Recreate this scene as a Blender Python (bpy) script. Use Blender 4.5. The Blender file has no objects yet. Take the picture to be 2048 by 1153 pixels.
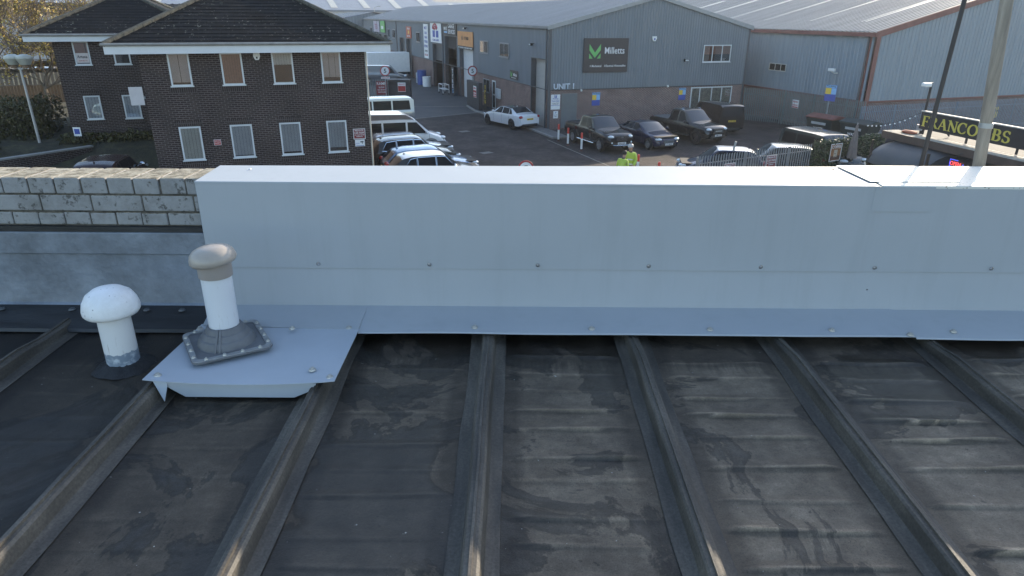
import bpy, bmesh, math, random
from mathutils import Vector, Matrix, noise
random.seed(7)
R = math.radians
scene = bpy.context.scene
COL = scene.collection
# ------------------------------------------------------------------ camera, sky, sun, exposure
CAM_H = 7.1; FPX = 1339.6; PITCH = R(22.135); ROLL = R(.4165)
cd = bpy.data.cameras.new('camera'); cam = bpy.data.objects.new('camera', cd); COL.objects.link(cam)
cd.sensor_fit = 'HORIZONTAL'; cd.sensor_width = 36.0; cd.lens = 36.0*FPX/2048; cd.clip_start = .05; cd.clip_end = 6000
_r = Vector((1, 0, 0)); _u = Vector((0, math.sin(PITCH), math.cos(PITCH)))
_cr = _r*math.cos(ROLL)+_u*math.sin(ROLL); _cu = -_r*math.sin(ROLL)+_u*math.cos(ROLL); _cb = _cr.cross(_cu)
cam.matrix_world = Matrix(((_cr.x, _cu.x, _cb.x, 0), (_cr.y, _cu.y, _cb.y, 0), (_cr.z, _cu.z, _cb.z, CAM_H), (0, 0, 0, 1)))
scene.camera = cam
SUN_AZ, SUN_EL = R(36), R(19.2)
world = bpy.data.worlds.new("World"); scene.world = world; world.use_nodes = True
_sky = world.node_tree.nodes.new('ShaderNodeTexSky'); _sky.sky_type = 'NISHITA'; _sky.sun_disc = False
_sky.sun_elevation = SUN_EL; _sky.sun_rotation = SUN_AZ; _sky.altitude = 50; _sky.air_density = 1.0; _sky.dust_density = .8; _sky.ozone_density = 1.0
_bg = world.node_tree.nodes['Background']; world.node_tree.links.new(_sky.outputs[0], _bg.inputs[0]); _bg.inputs[1].default_value = .15
sl = bpy.data.lights.new('sun', 'SUN'); sl.energy = 3.5; sl.angle = R(.55); sl.color = (1, .86, .66)
sun = bpy.data.objects.new('sun', sl); COL.objects.link(sun)
_sd = Vector((math.sin(SUN_AZ)*math.cos(SUN_EL), math.cos(SUN_AZ)*math.cos(SUN_EL), math.sin(SUN_EL)))
sun.rotation_euler = _sd.to_track_quat('Z', 'Y').to_euler(); sun.location = _sd*200
scene.view_settings.view_transform = 'Standard'; scene.view_settings.look = 'None'
scene.view_settings.exposure = 1.35; scene.view_settings.gamma = 1
scene.cycles.max_bounces = 6; scene.cycles.transparent_max_bounces = 12
# ------------------------------------------------------------------ frames of the place
ANG = R(20.094)                                   # the estate's grid is turned this far
MO = Vector((2.2933, 45.6789)); OO = Vector((-6.0771, 28.7996)); WO = Vector((22.36, 44.0)); CO = Vector((14.48, 26.08)); CANG = R(-79.1)
def fr(o, x, y, z=0, a=ANG): return Vector((o.x+x*math.cos(a)-y*math.sin(a), o.y+x*math.sin(a)+y*math.cos(a), z))
def M(x, y, z=0): return fr(MO, x, y, z)
def O(x, y, z=0): return fr(OO, x, y, z)
def W(x, y, z=0): return fr(WO, x, y, z)
# ------------------------------------------------------------------ materials
MATS = {}
def nt(name):
    m = bpy.data.materials.new(name); m.use_nodes = True; t = m.node_tree; b = t.nodes['Principled BSDF']
    return m, t, b
def N(t, typ, **kw):
    n = t.nodes.new(typ)
    for k, v in kw.items():
        if k in n.inputs: n.inputs[k].default_value = v
        else: setattr(n, k, v)
    return n
def ramp(t, stops, src):
    r = t.nodes.new('ShaderNodeValToRGB'); e = r.color_ramp.elements
    e[0].position, e[0].color = stops[0][0], (*stops[0][1], 1)
    e[1].position, e[1].color = stops[-1][0], (*stops[-1][1], 1)
    for p, c in stops[1:-1]:
        q = e.new(p); q.color = (*c, 1)
    t.links.new(src, r.inputs[0]); return r.outputs[0]
def mixc(t, a, b, f, mode='MIX'):
    m = t.nodes.new('ShaderNodeMix'); m.data_type = 'RGBA'; m.blend_type = mode
    for v, s in ((f, 0), (a, 6), (b, 7)):
        if hasattr(v, 'links'): t.links.new(v, m.inputs[s])
        elif s == 0: m.inputs[0].default_value = v
        else: m.inputs[s].default_value = (*v, 1)
    return m.outputs[2]
def coords(t, scale=(1, 1, 1), kind='Object'):
    c = t.nodes.new('ShaderNodeTexCoord'); m = t.nodes.new('ShaderNodeMapping'); m.inputs['Scale'].default_value = scale
    t.links.new(c.outputs[kind], m.inputs['Vector']); return m.outputs[0]
def noise_tex(t, scale, detail=6, rough=.6, vec=None, dist=0):
    n = N(t, 'ShaderNodeTexNoise', Scale=scale, Detail=detail, Roughness=rough, Distortion=dist)
    if vec is not None: t.links.new(vec, n.inputs['Vector'])
    return n.outputs[0]
def bump(t, b, src, strength=.3, dist=.02):
    n = N(t, 'ShaderNodeBump', Strength=strength, Distance=dist); t.links.new(src, n.inputs['Height']); t.links.new(n.outputs[0], b.inputs['Normal'])
def mat(name, col, rough=.6, metal=0, var=.18, vs=3.0, coat=0, emit=0, bmp=0, spec=.5, stretch=(1, 1, 1)):
    """plain paint / metal / plastic with a little dirt variation"""
    if name in MATS: return MATS[name]
    m, t, b = nt(name)
    b.inputs['Roughness'].default_value = rough; b.inputs['Metallic'].default_value = metal
    b.inputs['Coat Weight'].default_value = coat; b.inputs['Specular IOR Level'].default_value = spec
    if var:
        v = coords(t, stretch); n = noise_tex(t, vs, 7, .65, v)
        c = ramp(t, [(.3, tuple(x*(1-var) for x in col)), (.7, tuple(min(1, x*(1+var)) for x in col))], n)
        t.links.new(c, b.inputs['Base Color'])
        if bmp: bump(t, b, noise_tex(t, vs*8, 4, .6, v), bmp, .01)
    else: b.inputs['Base Color'].default_value = (*col, 1)
    if emit:
        b.inputs['Emission Color'].default_value = (*col, 1); b.inputs['Emission Strength'].default_value = emit
    MATS[name] = m; return m
def brick_mat(name, c1, c2, mortar, bw=.225, rh=.075, ms=.011, offset=.5, bmp=.4, stain=.3):
    if name in MATS: return MATS[name]
    m, t, b = nt(name); b.inputs['Roughness'].default_value = .85; b.inputs['Specular IOR Level'].default_value = .2
    v = coords(t, (1, 1, 1), 'UV')
    k = N(t, 'ShaderNodeTexBrick', Scale=1.0); k.offset = offset
    k.inputs['Color1'].default_value = (*c1, 1); k.inputs['Color2'].default_value = (*c2, 1); k.inputs['Mortar'].default_value = (*mortar, 1)
    k.inputs['Mortar Size'].default_value = ms; k.inputs['Mortar Smooth'].default_value = .2; k.inputs['Brick Width'].default_value = bw; k.inputs['Row Height'].default_value = rh
    t.links.new(v, k.inputs['Vector'])
    n = noise_tex(t, .6, 7, .65, v); n2 = noise_tex(t, 14, 3, .6, v)
    sc = ramp(t, [(.3, (1-stain,)*3), (.7, (1+stain*.5,)*3)], n)
    c = mixc(t, k.outputs[0], sc, 1.0, 'MULTIPLY')
    c = mixc(t, c, ramp(t, [(.3, (.75,)*3), (.7, (1.25,)*3)], n2), .6, 'MULTIPLY')
    t.links.new(c, b.inputs['Base Color']); 
    if bmp:
        inv = N(t, 'ShaderNodeMath', operation='SUBTRACT'); inv.inputs[0].default_value = 1; t.links.new(k.outputs['Fac'], inv.inputs[1]); bump(t, b, inv.outputs[0], bmp, .01)
    MATS[name] = m; return m
def glass_mat():
    m, t, b = nt('window_glass'); t.nodes.remove(b); out = t.nodes['Material Output']
    tr = N(t, 'ShaderNodeBsdfTransparent', Color=(.9, .93, .95, 1)); g = N(t, 'ShaderNodeBsdfGlossy', Roughness=.03)
    f = N(t, 'ShaderNodeFresnel', IOR=1.55); mx = N(t, 'ShaderNodeMixShader')
    ad = N(t, 'ShaderNodeMath', operation='ADD'); ad.inputs[1].default_value = .08; t.links.new(f.outputs[0], ad.inputs[0])
    t.links.new(ad.outputs[0], mx.inputs[0]); t.links.new(tr.outputs[0], mx.inputs[1]); t.links.new(g.outputs[0], mx.inputs[2]); t.links.new(mx.outputs[0], out.inputs[0])
    return m
GLASS = glass_mat()
CARGLASS = mat('car_glass', (.006, .008, .012), .05, 0, 0, spec=.10)
SCREENGLASS = mat('screen_glass', (.02, .026, .034), .05, 0, 0, spec=.9)
BLACK = mat('black_rubber', (.012, .012, .013), .7, 0, .2)
DARKPL = mat('dark_plastic', (.02, .02, .022), .45)
CHROME = mat('chrome', (.7, .72, .75), .15, 1, .05)
LAMPG = mat('lamp_lens', (.75, .8, .85), .08, .3, .25, 30)
REDLENS = mat('red_lens', (.35, .012, .015), .12, 0, .2, 20, coat=1)
WHITE = mat('white_paint', (.78, .78, .76), .45, 0, .06)
OFFW = mat('white_upvc', (.62, .64, .65), .35, 0, .07)
GALV = mat('galvanised_steel', (.34, .36, .37), .45, .6, .2, 8)
REDP = mat('red_paint', (.42, .035, .03), .5, 0, .15)
BLUEP = mat('blue_print', (.03, .07, .35), .5, 0, .1)
BLKP = mat('black_print', (.015, .015, .017), .5, 0, .1)
YELP = mat('yellow_print', (.75, .52, .06), .5, 0, .1)
GREENP = mat('green_print', (.16, .48, .14), .45, 0, .08)
WPRINT = mat('white_print', (.8, .8, .8), .5, 0, .04)
def mark(name, c): return mat(name, c, .5, 0, .1)
# ------------------------------------------------------------------ mesh builder
class MB:
    def __init__(s): s.v = []; s.f = []; s.m = []; s.sm = []
    def add(s, vs, fs, mi=0, smooth=False):
        o = len(s.v); s.v += [Vector(p) for p in vs]
        for f in fs: s.f.append([i+o for i in f]); s.m.append(mi); s.sm.append(smooth)
        return s
    def box(s, x0, x1, y0, y1, z0, z1, mi=0):
        return s.add([(x, y, z) for z in (z0, z1) for y in (y0, y1) for x in (x0, x1)],
                     [(0, 2, 3, 1), (4, 5, 7, 6), (0, 1, 5, 4), (2, 6, 7, 3), (0, 4, 6, 2), (1, 3, 7, 5)], mi)
    def quad(s, a, b, c, d, mi=0): return s.add([a, b, c, d], [(0, 1, 2, 3)], mi)
    def prism(s, poly, axis, a, b, mi=0):
        """extrude a 2D polygon along axis: 'x' poly=(y,z), 'y' poly=(x,z), 'z' poly=(x,y)"""
        def P(p, t): return {'x': (t, p[0], p[1]), 'y': (p[0], t, p[1]), 'z': (p[0], p[1], t)}[axis]
        n = len(poly); vs = [P(p, a) for p in poly]+[P(p, b) for p in poly]
        fs = [tuple(range(n))[::-1], tuple(range(n, 2*n))]+[(i, (i+1) % n, n+(i+1) % n, n+i) for i in range(n)]
        return s.add(vs, fs, mi)
    def tube(s, pts, rad, n=8, mi=0, caps=True):
        pts = [Vector(p) for p in pts]; rs = rad if isinstance(rad, (list, tuple)) else [rad]*len(pts); o = []; prev = None
        for i, p in enumerate(pts):
            d = (pts[min(i+1, len(pts)-1)]-pts[max(i-1, 0)]).normalized()
            if prev is None: a = d.orthogonal().normalized()
            else: a = (prev-d*prev.dot(d)).normalized()
            prev = a; b = d.cross(a)
            o += [p+(a*math.cos(2*math.pi*k/n)+b*math.sin(2*math.pi*k/n))*rs[i] for k in range(n)]
        fs = [(i*n+k, i*n+(k+1) % n, (i+1)*n+(k+1) % n, (i+1)*n+k) for i in range(len(pts)-1) for k in range(n)]
        s.add(o, fs, mi, True)
        if caps:
            q = len(s.v)-len(o)
            for f in (list(range(n))[::-1], list(range((len(pts)-1)*n, len(pts)*n))): s.f.append([q+i for i in f]); s.m.append(mi); s.sm.append(False)
        return s
    def lathe(s, prof, c=(0, 0, 0), n=32, mi=0, axis='z', sq=(1, 1)):
        vs = []; fs = []
        for r, h in prof:
            for k in range(n):
                a = 2*math.pi*k/n; p = (r*math.cos(a)*sq[0], r*math.sin(a)*sq[1], h)
                if axis == 'y': p = (p[0], h, p[1])
                if axis == 'x': p = (h, p[0], p[1])
                vs.append((c[0]+p[0], c[1]+p[1], c[2]+p[2]))
        for i in range(len(prof)-1):
            for k in range(n): fs.append((i*n+k, i*n+(k+1) % n, (i+1)*n+(k+1) % n, (i+1)*n+k))
        s.add(vs, fs, mi, True); return s
    def ball(s, c, r, n=12, mi=0):
        r = r if isinstance(r, (tuple, list)) else (r, r, r); m = n//2; vs = []; fs = []
        for i in range(m+1):
            th = math.pi*i/m
            for k in range(n):
                a = 2*math.pi*k/n; vs.append((c[0]+r[0]*math.sin(th)*math.cos(a), c[1]+r[1]*math.sin(th)*math.sin(a), c[2]+r[2]*math.cos(th)))
        for i in range(m):
            for k in range(n): fs.append((i*n+k, (i+1)*n+k, (i+1)*n+(k+1) % n, i*n+(k+1) % n))
        return s.add(vs, fs, mi, True)
    def build(s, name, mats, parent=None, loc=None, rz=0, bevel=0, sharp=35, weld=False):
        me = bpy.data.meshes.new(name); me.from_pydata([tuple(v) for v in s.v], [], s.f)
        mats = mats if isinstance(mats, (list, tuple)) else [mats]
        for m in mats: me.materials.append(m)
        for p, mi, sm in zip(me.polygons, s.m, s.sm): p.material_index = mi; p.use_smooth = sm
        bm = bmesh.new(); bm.from_mesh(me)
        if weld: bmesh.ops.remove_doubles(bm, verts=bm.verts, dist=1e-4)
        bmesh.ops.recalc_face_normals(bm, faces=bm.faces)
        uv = bm.loops.layers.uv.new('UVMap')
        for f in bm.faces:
            n = f.normal; ax = max(range(3), key=lambda i: abs(n[i]))
            for l in f.loops:
                c = l.vert.co; l[uv].uv = (c.y, c.z) if ax == 0 else ((c.x, c.z) if ax == 1 else (c.x, c.y))
        bm.to_mesh(me); bm.free()
        if any(s.sm): me.set_sharp_from_angle(angle=R(sharp))
        o = bpy.data.objects.new(name, me); COL.objects.link(o)
        if parent is not None: o.parent = parent
        if loc is not None: o.location = loc
        o.rotation_euler.z = rz
        if bevel:
            b = o.modifiers.new('bevel', 'BEVEL'); b.width = bevel; b.segments = 2; b.limit_method = 'ANGLE'; b.angle_limit = R(40)
        return o
def tag(o, label, cat, group=None, kind=None):
    if kind: o['kind'] = kind
    else: o['label'] = label; o['category'] = cat
    if group: o['group'] = group
    return o
def thing(name, label, cat, loc=(0, 0, 0), rz=0, group=None):
    o = bpy.data.objects.new(name, None); COL.objects.link(o); o.location = loc; o.rotation_euler.z = rz; o.empty_display_size = .2
    return tag(o, label, cat, group)
def struct(mb, name, m, **kw): return tag(mb.build(name, m, **kw), None, None, None, 'structure')
def copy_obj(o, parent):
    c = o.copy(); COL.objects.link(c); c.parent = parent
    for ch in o.children: copy_obj(ch, c)
    return c
def lettering(txt, w, h, cx, cz, m, parent, y=0, bold=.012, name='lettering', depth=.004, space=1.0):
    """letters standing in the x-z plane, facing -y, fitted to w x h around (cx, cz)"""
    cu = bpy.data.curves.new('letters', 'FONT'); cu.body = txt; cu.offset = bold*.5; cu.extrude = .01; cu.resolution_u = 2; cu.space_character = space
    tmp = bpy.data.objects.new('letters', cu); COL.objects.link(tmp)
    dg = bpy.context.evaluated_depsgraph_get(); me = bpy.data.meshes.new_from_object(tmp.evaluated_get(dg))
    bpy.data.objects.remove(tmp); bpy.data.curves.remove(cu)
    xs = [v.co.x for v in me.vertices]; ys = [v.co.y for v in me.vertices]
    if not xs: return None
    x0, x1, y0, y1 = min(xs), max(xs), min(ys), max(ys)
    for v in me.vertices:
        c = v.co.copy(); v.co = ((c.x-(x0+x1)/2)/(x1-x0)*w, -(c.z/.01)*depth, (c.y-(y0+y1)/2)/(y1-y0)*h)
    me.materials.clear(); me.materials.append(m); me.name = name
    o = bpy.data.objects.new(name, me); COL.objects.link(o); o.parent = parent; o.location = (cx, y-depth-.003, cz); return o
def sign(name, label, loc, rz, w, h, board, texts=(), border=None, group=None, cat='sign', t=.03, patches=()):
    """board centred on loc, facing local -y; texts: (txt,w,h,cx,cz,mat); patches: (x0,x1,z0,z1,mat)"""
    r = thing(name, label, cat, loc, rz, group)
    MB().box(-w/2, w/2, -t, 0, -h/2, h/2).build('board', board, r, bevel=.004)
    if border:
        b = MB(); k = min(w, h)*.05
        b.box(-w/2, w/2, -t-.012, -t-.002, h/2-k, h/2); b.box(-w/2, w/2, -t-.012, -t-.002, -h/2, -h/2+k)
        b.box(-w/2, -w/2+k, -t-.012, -t-.002, -h/2+k, h/2-k); b.box(w/2-k, w/2, -t-.012, -t-.002, -h/2+k, h/2-k); b.build('border', border, r)
    for x0, x1, z0, z1, m in patches: MB().box(x0, x1, -t-.006, -t-.002, z0, z1).build('print', m, r)
    for q in texts: lettering(q[0], q[1], q[2], q[3], q[4], q[5], r, y=-t-.006)
    return r
# ------------------------------------------------------------------ ground
def asphalt():
    m, t, b = nt('asphalt'); v = coords(t); b.inputs['Roughness'].default_value = .8
    c = ramp(t, [(.3, (.04, .042, .045)), (.55, (.06, .06, .062)), (.75, (.085, .083, .08))], noise_tex(t, .25, 9, .7, v))
    c = mixc(t, c, ramp(t, [(.35, (.8,)*3), (.65, (1.2,)*3)], noise_tex(t, 30, 3, .6, v)), .7, 'MULTIPLY')
    t.links.new(c, b.inputs['Base Color']); return m
struct(MB().add([(-2500, -300, 0), (2500, -300, 0), (2500, 4000, 0), (-2500, 4000, 0)], [(0, 1, 2, 3)]), 'ground', asphalt())
PAVE = brick_mat('block_paving', (.062, .052, .05), (.105, .083, .076), (.028, .027, .026), .21, .105, .012, .5, .3, .6)
pv = MB(); poly = [M(-1.0, -34), M(40, -34), M(40, -.02), M(.4, -.02), M(-.9, 1.0), M(-1.3, 9.6), M(-8.6, 7.2), M(-13.6, 7.2), M(-13.6, -34)]
loc_poly = [((p-M(0, 0)).dot(Vector((math.cos(ANG), math.sin(ANG), 0))), (p-M(0, 0)).dot(Vector((-math.sin(ANG), math.cos(ANG), 0)))) for p in poly]
pv.add([(x, y, 0) for x, y in loc_poly], [tuple(range(len(loc_poly)))])
struct(pv, 'block_paving', PAVE, loc=M(0, 0, .004), rz=ANG)
# kerbs / edging strips
KERB = mat('concrete_kerb', (.26, .25, .235), .85, 0, .2, 5)
kb = MB()
def strip(mb, pts, w, z0, z1):
    for (x0, y0), (x1, y1) in zip(pts, pts[1:]):
        d = Vector((x1-x0, y1-y0)).normalized(); n = Vector((-d.y, d.x))*w/2
        mb.prism([(x0-n.x, y0-n.y), (x1-n.x, y1-n.y), (x1+n.x, y1+n.y), (x0+n.x, y0+n.y)], 'z', z0, z1)
strip(kb, [(-1.0, -3.4), (-1.05, .9), (-1.5, 5.0), (-1.9, 10.4), (-1.6, 13.6)], .14, 0, .11)
strip(kb, [(-.9, -3.35), (.4, -3.2)], .14, 0, .108)
struct(kb, 'kerb', KERB, loc=M(0, 0), rz=ANG)
ed = MB(); strip(ed, [(-8.6, 7.3), (-1.4, 9.9)], .22, 0, .012); strip(ed, [(-9.5, 16.2), (-4.5, 14.2), (-1.6, 13.7)], .2, 0, .012)
struct(ed, 'road_edging', mat('worn_edging', (.15, .145, .135), .85, 0, .3, 3), loc=M(0, 0), rz=ANG)
fp = MB(); fp.prism([(-.93, -3.28), (.02, -3.15), (.02, 9), (-1.75, 9.8), (-1.44, 5.0), (-.98, .9)], 'z', 0, .1)
struct(fp, 'pavement', mat('paving_slab', (.15, .145, .14), .85, 0, .25, 2), loc=M(0, 0), rz=ANG)
# line painted by the bollards
ln = MB(); strip(ln, [(-1.5, -3.6), (-1.55, -17.5)], .09, .006, .010)
struct(ln, 'road_marking', mat('worn_line', (.17, .16, .14), .8, 0, .4, 6), loc=M(0, 0), rz=ANG)
# bank with planting left of the office
bk = MB(); nx, ny = 26, 20; vs = []
for j in range(ny+1):
    for i in range(nx+1):
        x = -34+i*(25.6/nx); y = -5+j*(29/ny); f = max(0, min(1, (y-2.5)/4.5)); f = f*f*(3-2*f)
        vs.append((x, y, .55+f*1.05+.12*noise.noise(Vector((x*.6, y*.6, 0)))))
bk.add(vs, [(j*(nx+1)+i, j*(nx+1)+i+1, (j+1)*(nx+1)+i+1, (j+1)*(nx+1)+i) for j in range(ny) for i in range(nx)], 0, True)
def soil():
    m, t, b = nt('planted_soil'); v = coords(t); b.inputs['Roughness'].default_value = .95
    t.links.new(ramp(t, [(.32, (.02, .022, .013)), (.5, (.045, .042, .026)), (.62, (.075, .07, .035)), (.75, (.13, .11, .06))], noise_tex(t, 1.6, 9, .75, v)), b.inputs['Base Color'])
    bump(t, b, noise_tex(t, 9, 4, .7, v), .8, .06); return m
struct(bk, 'planted_bank', soil(), loc=O(0, 0), rz=ANG)
# ------------------------------------------------------------------ our own roof (camera stands on it)
def deckz(y): return 5.775+(y-2.0)*.024
RIBX = [-2.605, -1.985, -1.325, -.715, -.10, .52, 1.145, 1.79, 2.42, 3.05]
def deck_mat():
    m, t, b = nt('weathered_roof_felt'); v = coords(t); vx = coords(t, (.85, 1.2, 1)); vs_ = coords(t, (9, .5, 1))
    big = noise_tex(t, 1.7, 8, .62, v, .8); fine = noise_tex(t, 11, 12, .78, vx); grain = noise_tex(t, 210, 4, .7, v); mid = noise_tex(t, 3.2, 10, .7, v)
    c = ramp(t, [(.28, (.082, .061, .041)), (.45, (.122, .095, .067)), (.56, (.156, .123, .088)), (.74, (.235, .188, .136))], fine)
    c = mixc(t, c, ramp(t, [(.34, (.68, .68, .69)), (.5, (.97,)*3), (.66, (1.16, 1.14, 1.11))], mid), 1, 'MULTIPLY')
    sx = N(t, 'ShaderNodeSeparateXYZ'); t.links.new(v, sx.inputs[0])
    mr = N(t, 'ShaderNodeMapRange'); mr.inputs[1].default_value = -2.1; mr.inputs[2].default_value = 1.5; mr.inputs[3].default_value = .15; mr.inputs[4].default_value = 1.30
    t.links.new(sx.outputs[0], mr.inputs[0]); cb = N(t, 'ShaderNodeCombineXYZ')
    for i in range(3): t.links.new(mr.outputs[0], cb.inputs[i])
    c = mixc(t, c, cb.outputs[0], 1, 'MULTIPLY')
    c = mixc(t, c, ramp(t, [(.482, (.40, .42, .44)), (.49, (1, 1, 1))], big), .85, 'MULTIPLY')          # damp stains with hard tide lines
    c = mixc(t, c, ramp(t, [(.492, (1.0,)*3), (.496, (1.3,)*3), (.52, (1.0,)*3)], big), .5, 'MULTIPLY')
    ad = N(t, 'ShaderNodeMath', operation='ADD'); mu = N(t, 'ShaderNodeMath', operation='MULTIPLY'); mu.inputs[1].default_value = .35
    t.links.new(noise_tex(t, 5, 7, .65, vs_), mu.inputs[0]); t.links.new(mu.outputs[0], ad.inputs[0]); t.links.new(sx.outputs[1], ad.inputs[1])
    c = mixc(t, c, ramp(t, [(.0, (1, 1, 1)), (.52, (1, 1, 1)), (.62, (.42, .41, .41))], (lambda n: (t.links.new(ad.outputs[0], n.inputs[0]), n.outputs[0])[1])(N(t, 'ShaderNodeMapRange', **{'From Min': 2.0, 'From Max': 3.0}))), .9, 'MULTIPLY')   # darker towards the flashing, with a streaky edge
    c = mixc(t, c, ramp(t, [(.30, (.45,)*3), (.42, (.95,)*3), (.70, (1.35,)*3)], grain), .85, 'MULTIPLY')
    pit = noise_tex(t, 34, 5, .7, v); c = mixc(t, c, ramp(t, [(.30, (.3,)*3), (.345, (1,)*3)], pit), .8, 'MULTIPLY')
    c = mixc(t, c, (.42, .41, .37), ramp(t, [(.735, (0,)*3), (.75, (1,)*3)], noise_tex(t, 52, 3, .6, v)))   # lichen and droppings
    am = N(t, 'ShaderNodeAttribute', attribute_name='lap'); c = mixc(t, c, (.60, .60, .60), am.outputs['Fac'], 'MULTIPLY')   # dirtier side laps along the ribs
    at = N(t, 'ShaderNodeAttribute', attribute_name='ripple_shading')                                            # ripple light and shade painted in: pale crests, dark feet
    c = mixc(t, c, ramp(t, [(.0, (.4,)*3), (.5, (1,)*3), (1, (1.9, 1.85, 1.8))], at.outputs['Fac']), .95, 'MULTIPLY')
    t.links.new(c, b.inputs['Base Color'])
    t.links.new(ramp(t, [(.44, (.38,)*3), (.48, (.68,)*3)], big), b.inputs['Roughness']); b.inputs['Specular IOR Level'].default_value = .45
    bump(t, b, noise_tex(t, 90, 7, .8, v), .55, .004); return m
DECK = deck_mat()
roof = thing('workshop_building', 'dark felted workshop roof with raised ribs in front of the white parapet', 'building')
dk = MB(); rw = random.Random(3); ripple_shading = []; lap = []
for bi in range(len(RIBX)-1):
    xa, xb = RIBX[bi]+.02, RIBX[bi+1]-.02; amp = .25+.75*max(0, min(1, (xa+1.5)/2.2))
    ridges = []; y = 2.42+rw.uniform(-.06, .06)
    while y > -.2: ridges.append((y, rw.uniform(.55, 1.2), rw.uniform(-.02, .02), rw.choice((.035, .05, .06)))); y -= rw.uniform(.10, .19)
    nx, ny = 18, 380; vs = []
    for j in range(ny+1):
        yy = -.2+j*(3.0/ny)
        for i in range(nx+1):
            u = i/nx; x = xa+(xb-xa)*u; edge = max(0, min(1, (u-.13)/.05))*max(0, min(1, (.87-u)/.05)); z = 0; wr = 0
            for (ry, a, sk, wd) in ridges:
                d = ry+sk*(u-.5)-yy
                g_ = (.85+.25*math.sin(u*5+ry*9))
                if -wd < d < .006: z += a*.015*((1+d/wd) if d < 0 else 1-d/.006)*g_
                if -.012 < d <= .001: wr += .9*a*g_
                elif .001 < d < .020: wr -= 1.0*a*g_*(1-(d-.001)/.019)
            vs.append((x, yy, deckz(yy)+z*edge*amp-.004*math.sin(math.pi*u))); ripple_shading.append(.5+.5*max(-1, min(1, wr*edge*amp))); lap.append(max(0, min(1, (.20-u-.012*noise.noise(Vector((yy*9, bi, 0))))/.012))+max(0, min(1, (u-.80-.012*noise.noise(Vector((yy*9, bi, 5))))/.012)))
    dk.add(vs, [(j*(nx+1)+i, j*(nx+1)+i+1, (j+1)*(nx+1)+i+1, (j+1)*(nx+1)+i) for j in range(ny) for i in range(nx)], 0, True)
dko = dk.build('roof_deck', DECK, roof, sharp=50); dko.data.attributes.new('ripple_shading', 'FLOAT', 'POINT').data.foreach_set('value', ripple_shading); dko.data.attributes.new('lap', 'FLOAT', 'POINT').data.foreach_set('value', lap)
MB().add([(-9, -14, deckz(-14)-.02), (9, -14, deckz(-14)-.02), (9, 2.86, deckz(2.86)-.02), (-9, 2.86, deckz(2.86)-.02)], [(0, 1, 2, 3)]).build('under_deck', DECK, roof)
MB().box(-9, 9, -14, 2.86, 0, deckz(-14)-.06).build('wall', mat('rendered_wall', (.10, .085, .075), .85), roof)
def rib_mat():
    m, t, b = nt('weathered_rib'); v = coords(t, (6, 1, 6)); v2 = coords(t)
    c = ramp(t, [(.3, (.028, .025, .021)), (.5, (.064, .056, .046)), (.68, (.118, .104, .085))], noise_tex(t, 2.2, 8, .65, v))
    c = mixc(t, c, ramp(t, [(.35, (.7,)*3), (.65, (1.3,)*3)], noise_tex(t, 120, 3, .6, v2)), .8, 'MULTIPLY')
    t.links.new(c, b.inputs['Base Color']); b.inputs['Roughness'].default_value = .62; bump(t, b, noise_tex(t, 70, 4, .7, v2), .4, .003); return m
RIB = rib_mat()
rprof = [(-.072, .002), (-.070, .004), (-.042, .005), (-.030, .011), (-.023, .050), (-.017, .056), (-.005, .057), (-.004, .064), (.004, .064), (.005, .056), (.016, .055), (.024, .048), (.034, .011), (.046, .005), (.072, .004), (.074, .002)]
for k, x in enumerate(RIBX):
    rb = MB(); ny = 44; vs = []; n = len(rprof)
    for j in range(ny+1):
        yy = -.2+j*(2.92/ny); wv = .004*noise.noise(Vector((x*3, yy*2.3, 0)))
        for i, (px, pz) in enumerate(rprof):
            sk = .008*noise.noise(Vector((x*5+i, yy*3.1, 2))) if i in (0, 1, n-1, n-2) else 0
            vs.append((x+px+wv+sk, yy, deckz(yy)+pz*(1-.34*max(0, min(1, (yy-2.38)/.16)))))
    rb.add(vs, [(j*n+i, j*n+i+1, (j+1)*n+i+1, (j+1)*n+i) for j in range(ny) for i in range(n-1)], 0, True)
    rb.build('roof_rib', RIB, roof, sharp=28)
# ------------------------------------------------------------------ painted brick parapet on the left
def painted_brick():
    m, t, b = nt('painted_parapet_brick'); v = coords(t)
    g = N(t, 'ShaderNodeNewGeometry'); sn = N(t, 'ShaderNodeSeparateXYZ'); t.links.new(g.outputs['Normal'], sn.inputs[0])
    face = ramp(t, [(.24, (.07, .062, .05)), (.34, (.20, .195, .185)), (.52, (.285, .285, .285)), (.75, (.35, .35, .345))], noise_tex(t, 7, 10, .75, v))
    face = mixc(t, face, ramp(t, [(.36, (.12, .10, .07)), (.44, (1, 1, 1))], noise_tex(t, 26, 6, .7, v)), .75, 'MULTIPLY')
    top = ramp(t, [(.3, (.04, .035, .022)), (.43, (.16, .135, .09)), (.55, (.36, .32, .24)), (.72, (.52, .48, .38))], noise_tex(t, 22, 9, .8, v))
    up = N(t, 'ShaderNodeMath', operation='GREATER_THAN'); up.inputs[1].default_value = .6; t.links.new(sn.outputs[2], up.inputs[0])
    t.links.new(mixc(t, face, top, up.outputs[0]), b.inputs['Base Color']); b.inputs['Roughness'].default_value = .8
    bump(t, b, noise_tex(t, 40, 6, .75, v), .7, .008); return m
PB = painted_brick(); MORT = mat('dark_mortar', (.095, .085, .07), .95, 0, .75, 16, bmp=.8)
wall = thing('parapet_wall', 'old white painted brick parapet with mossy joints left of the white cladding', 'wall', (0, 0, 0))
bw = MB(); rr = random.Random(5)
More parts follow.
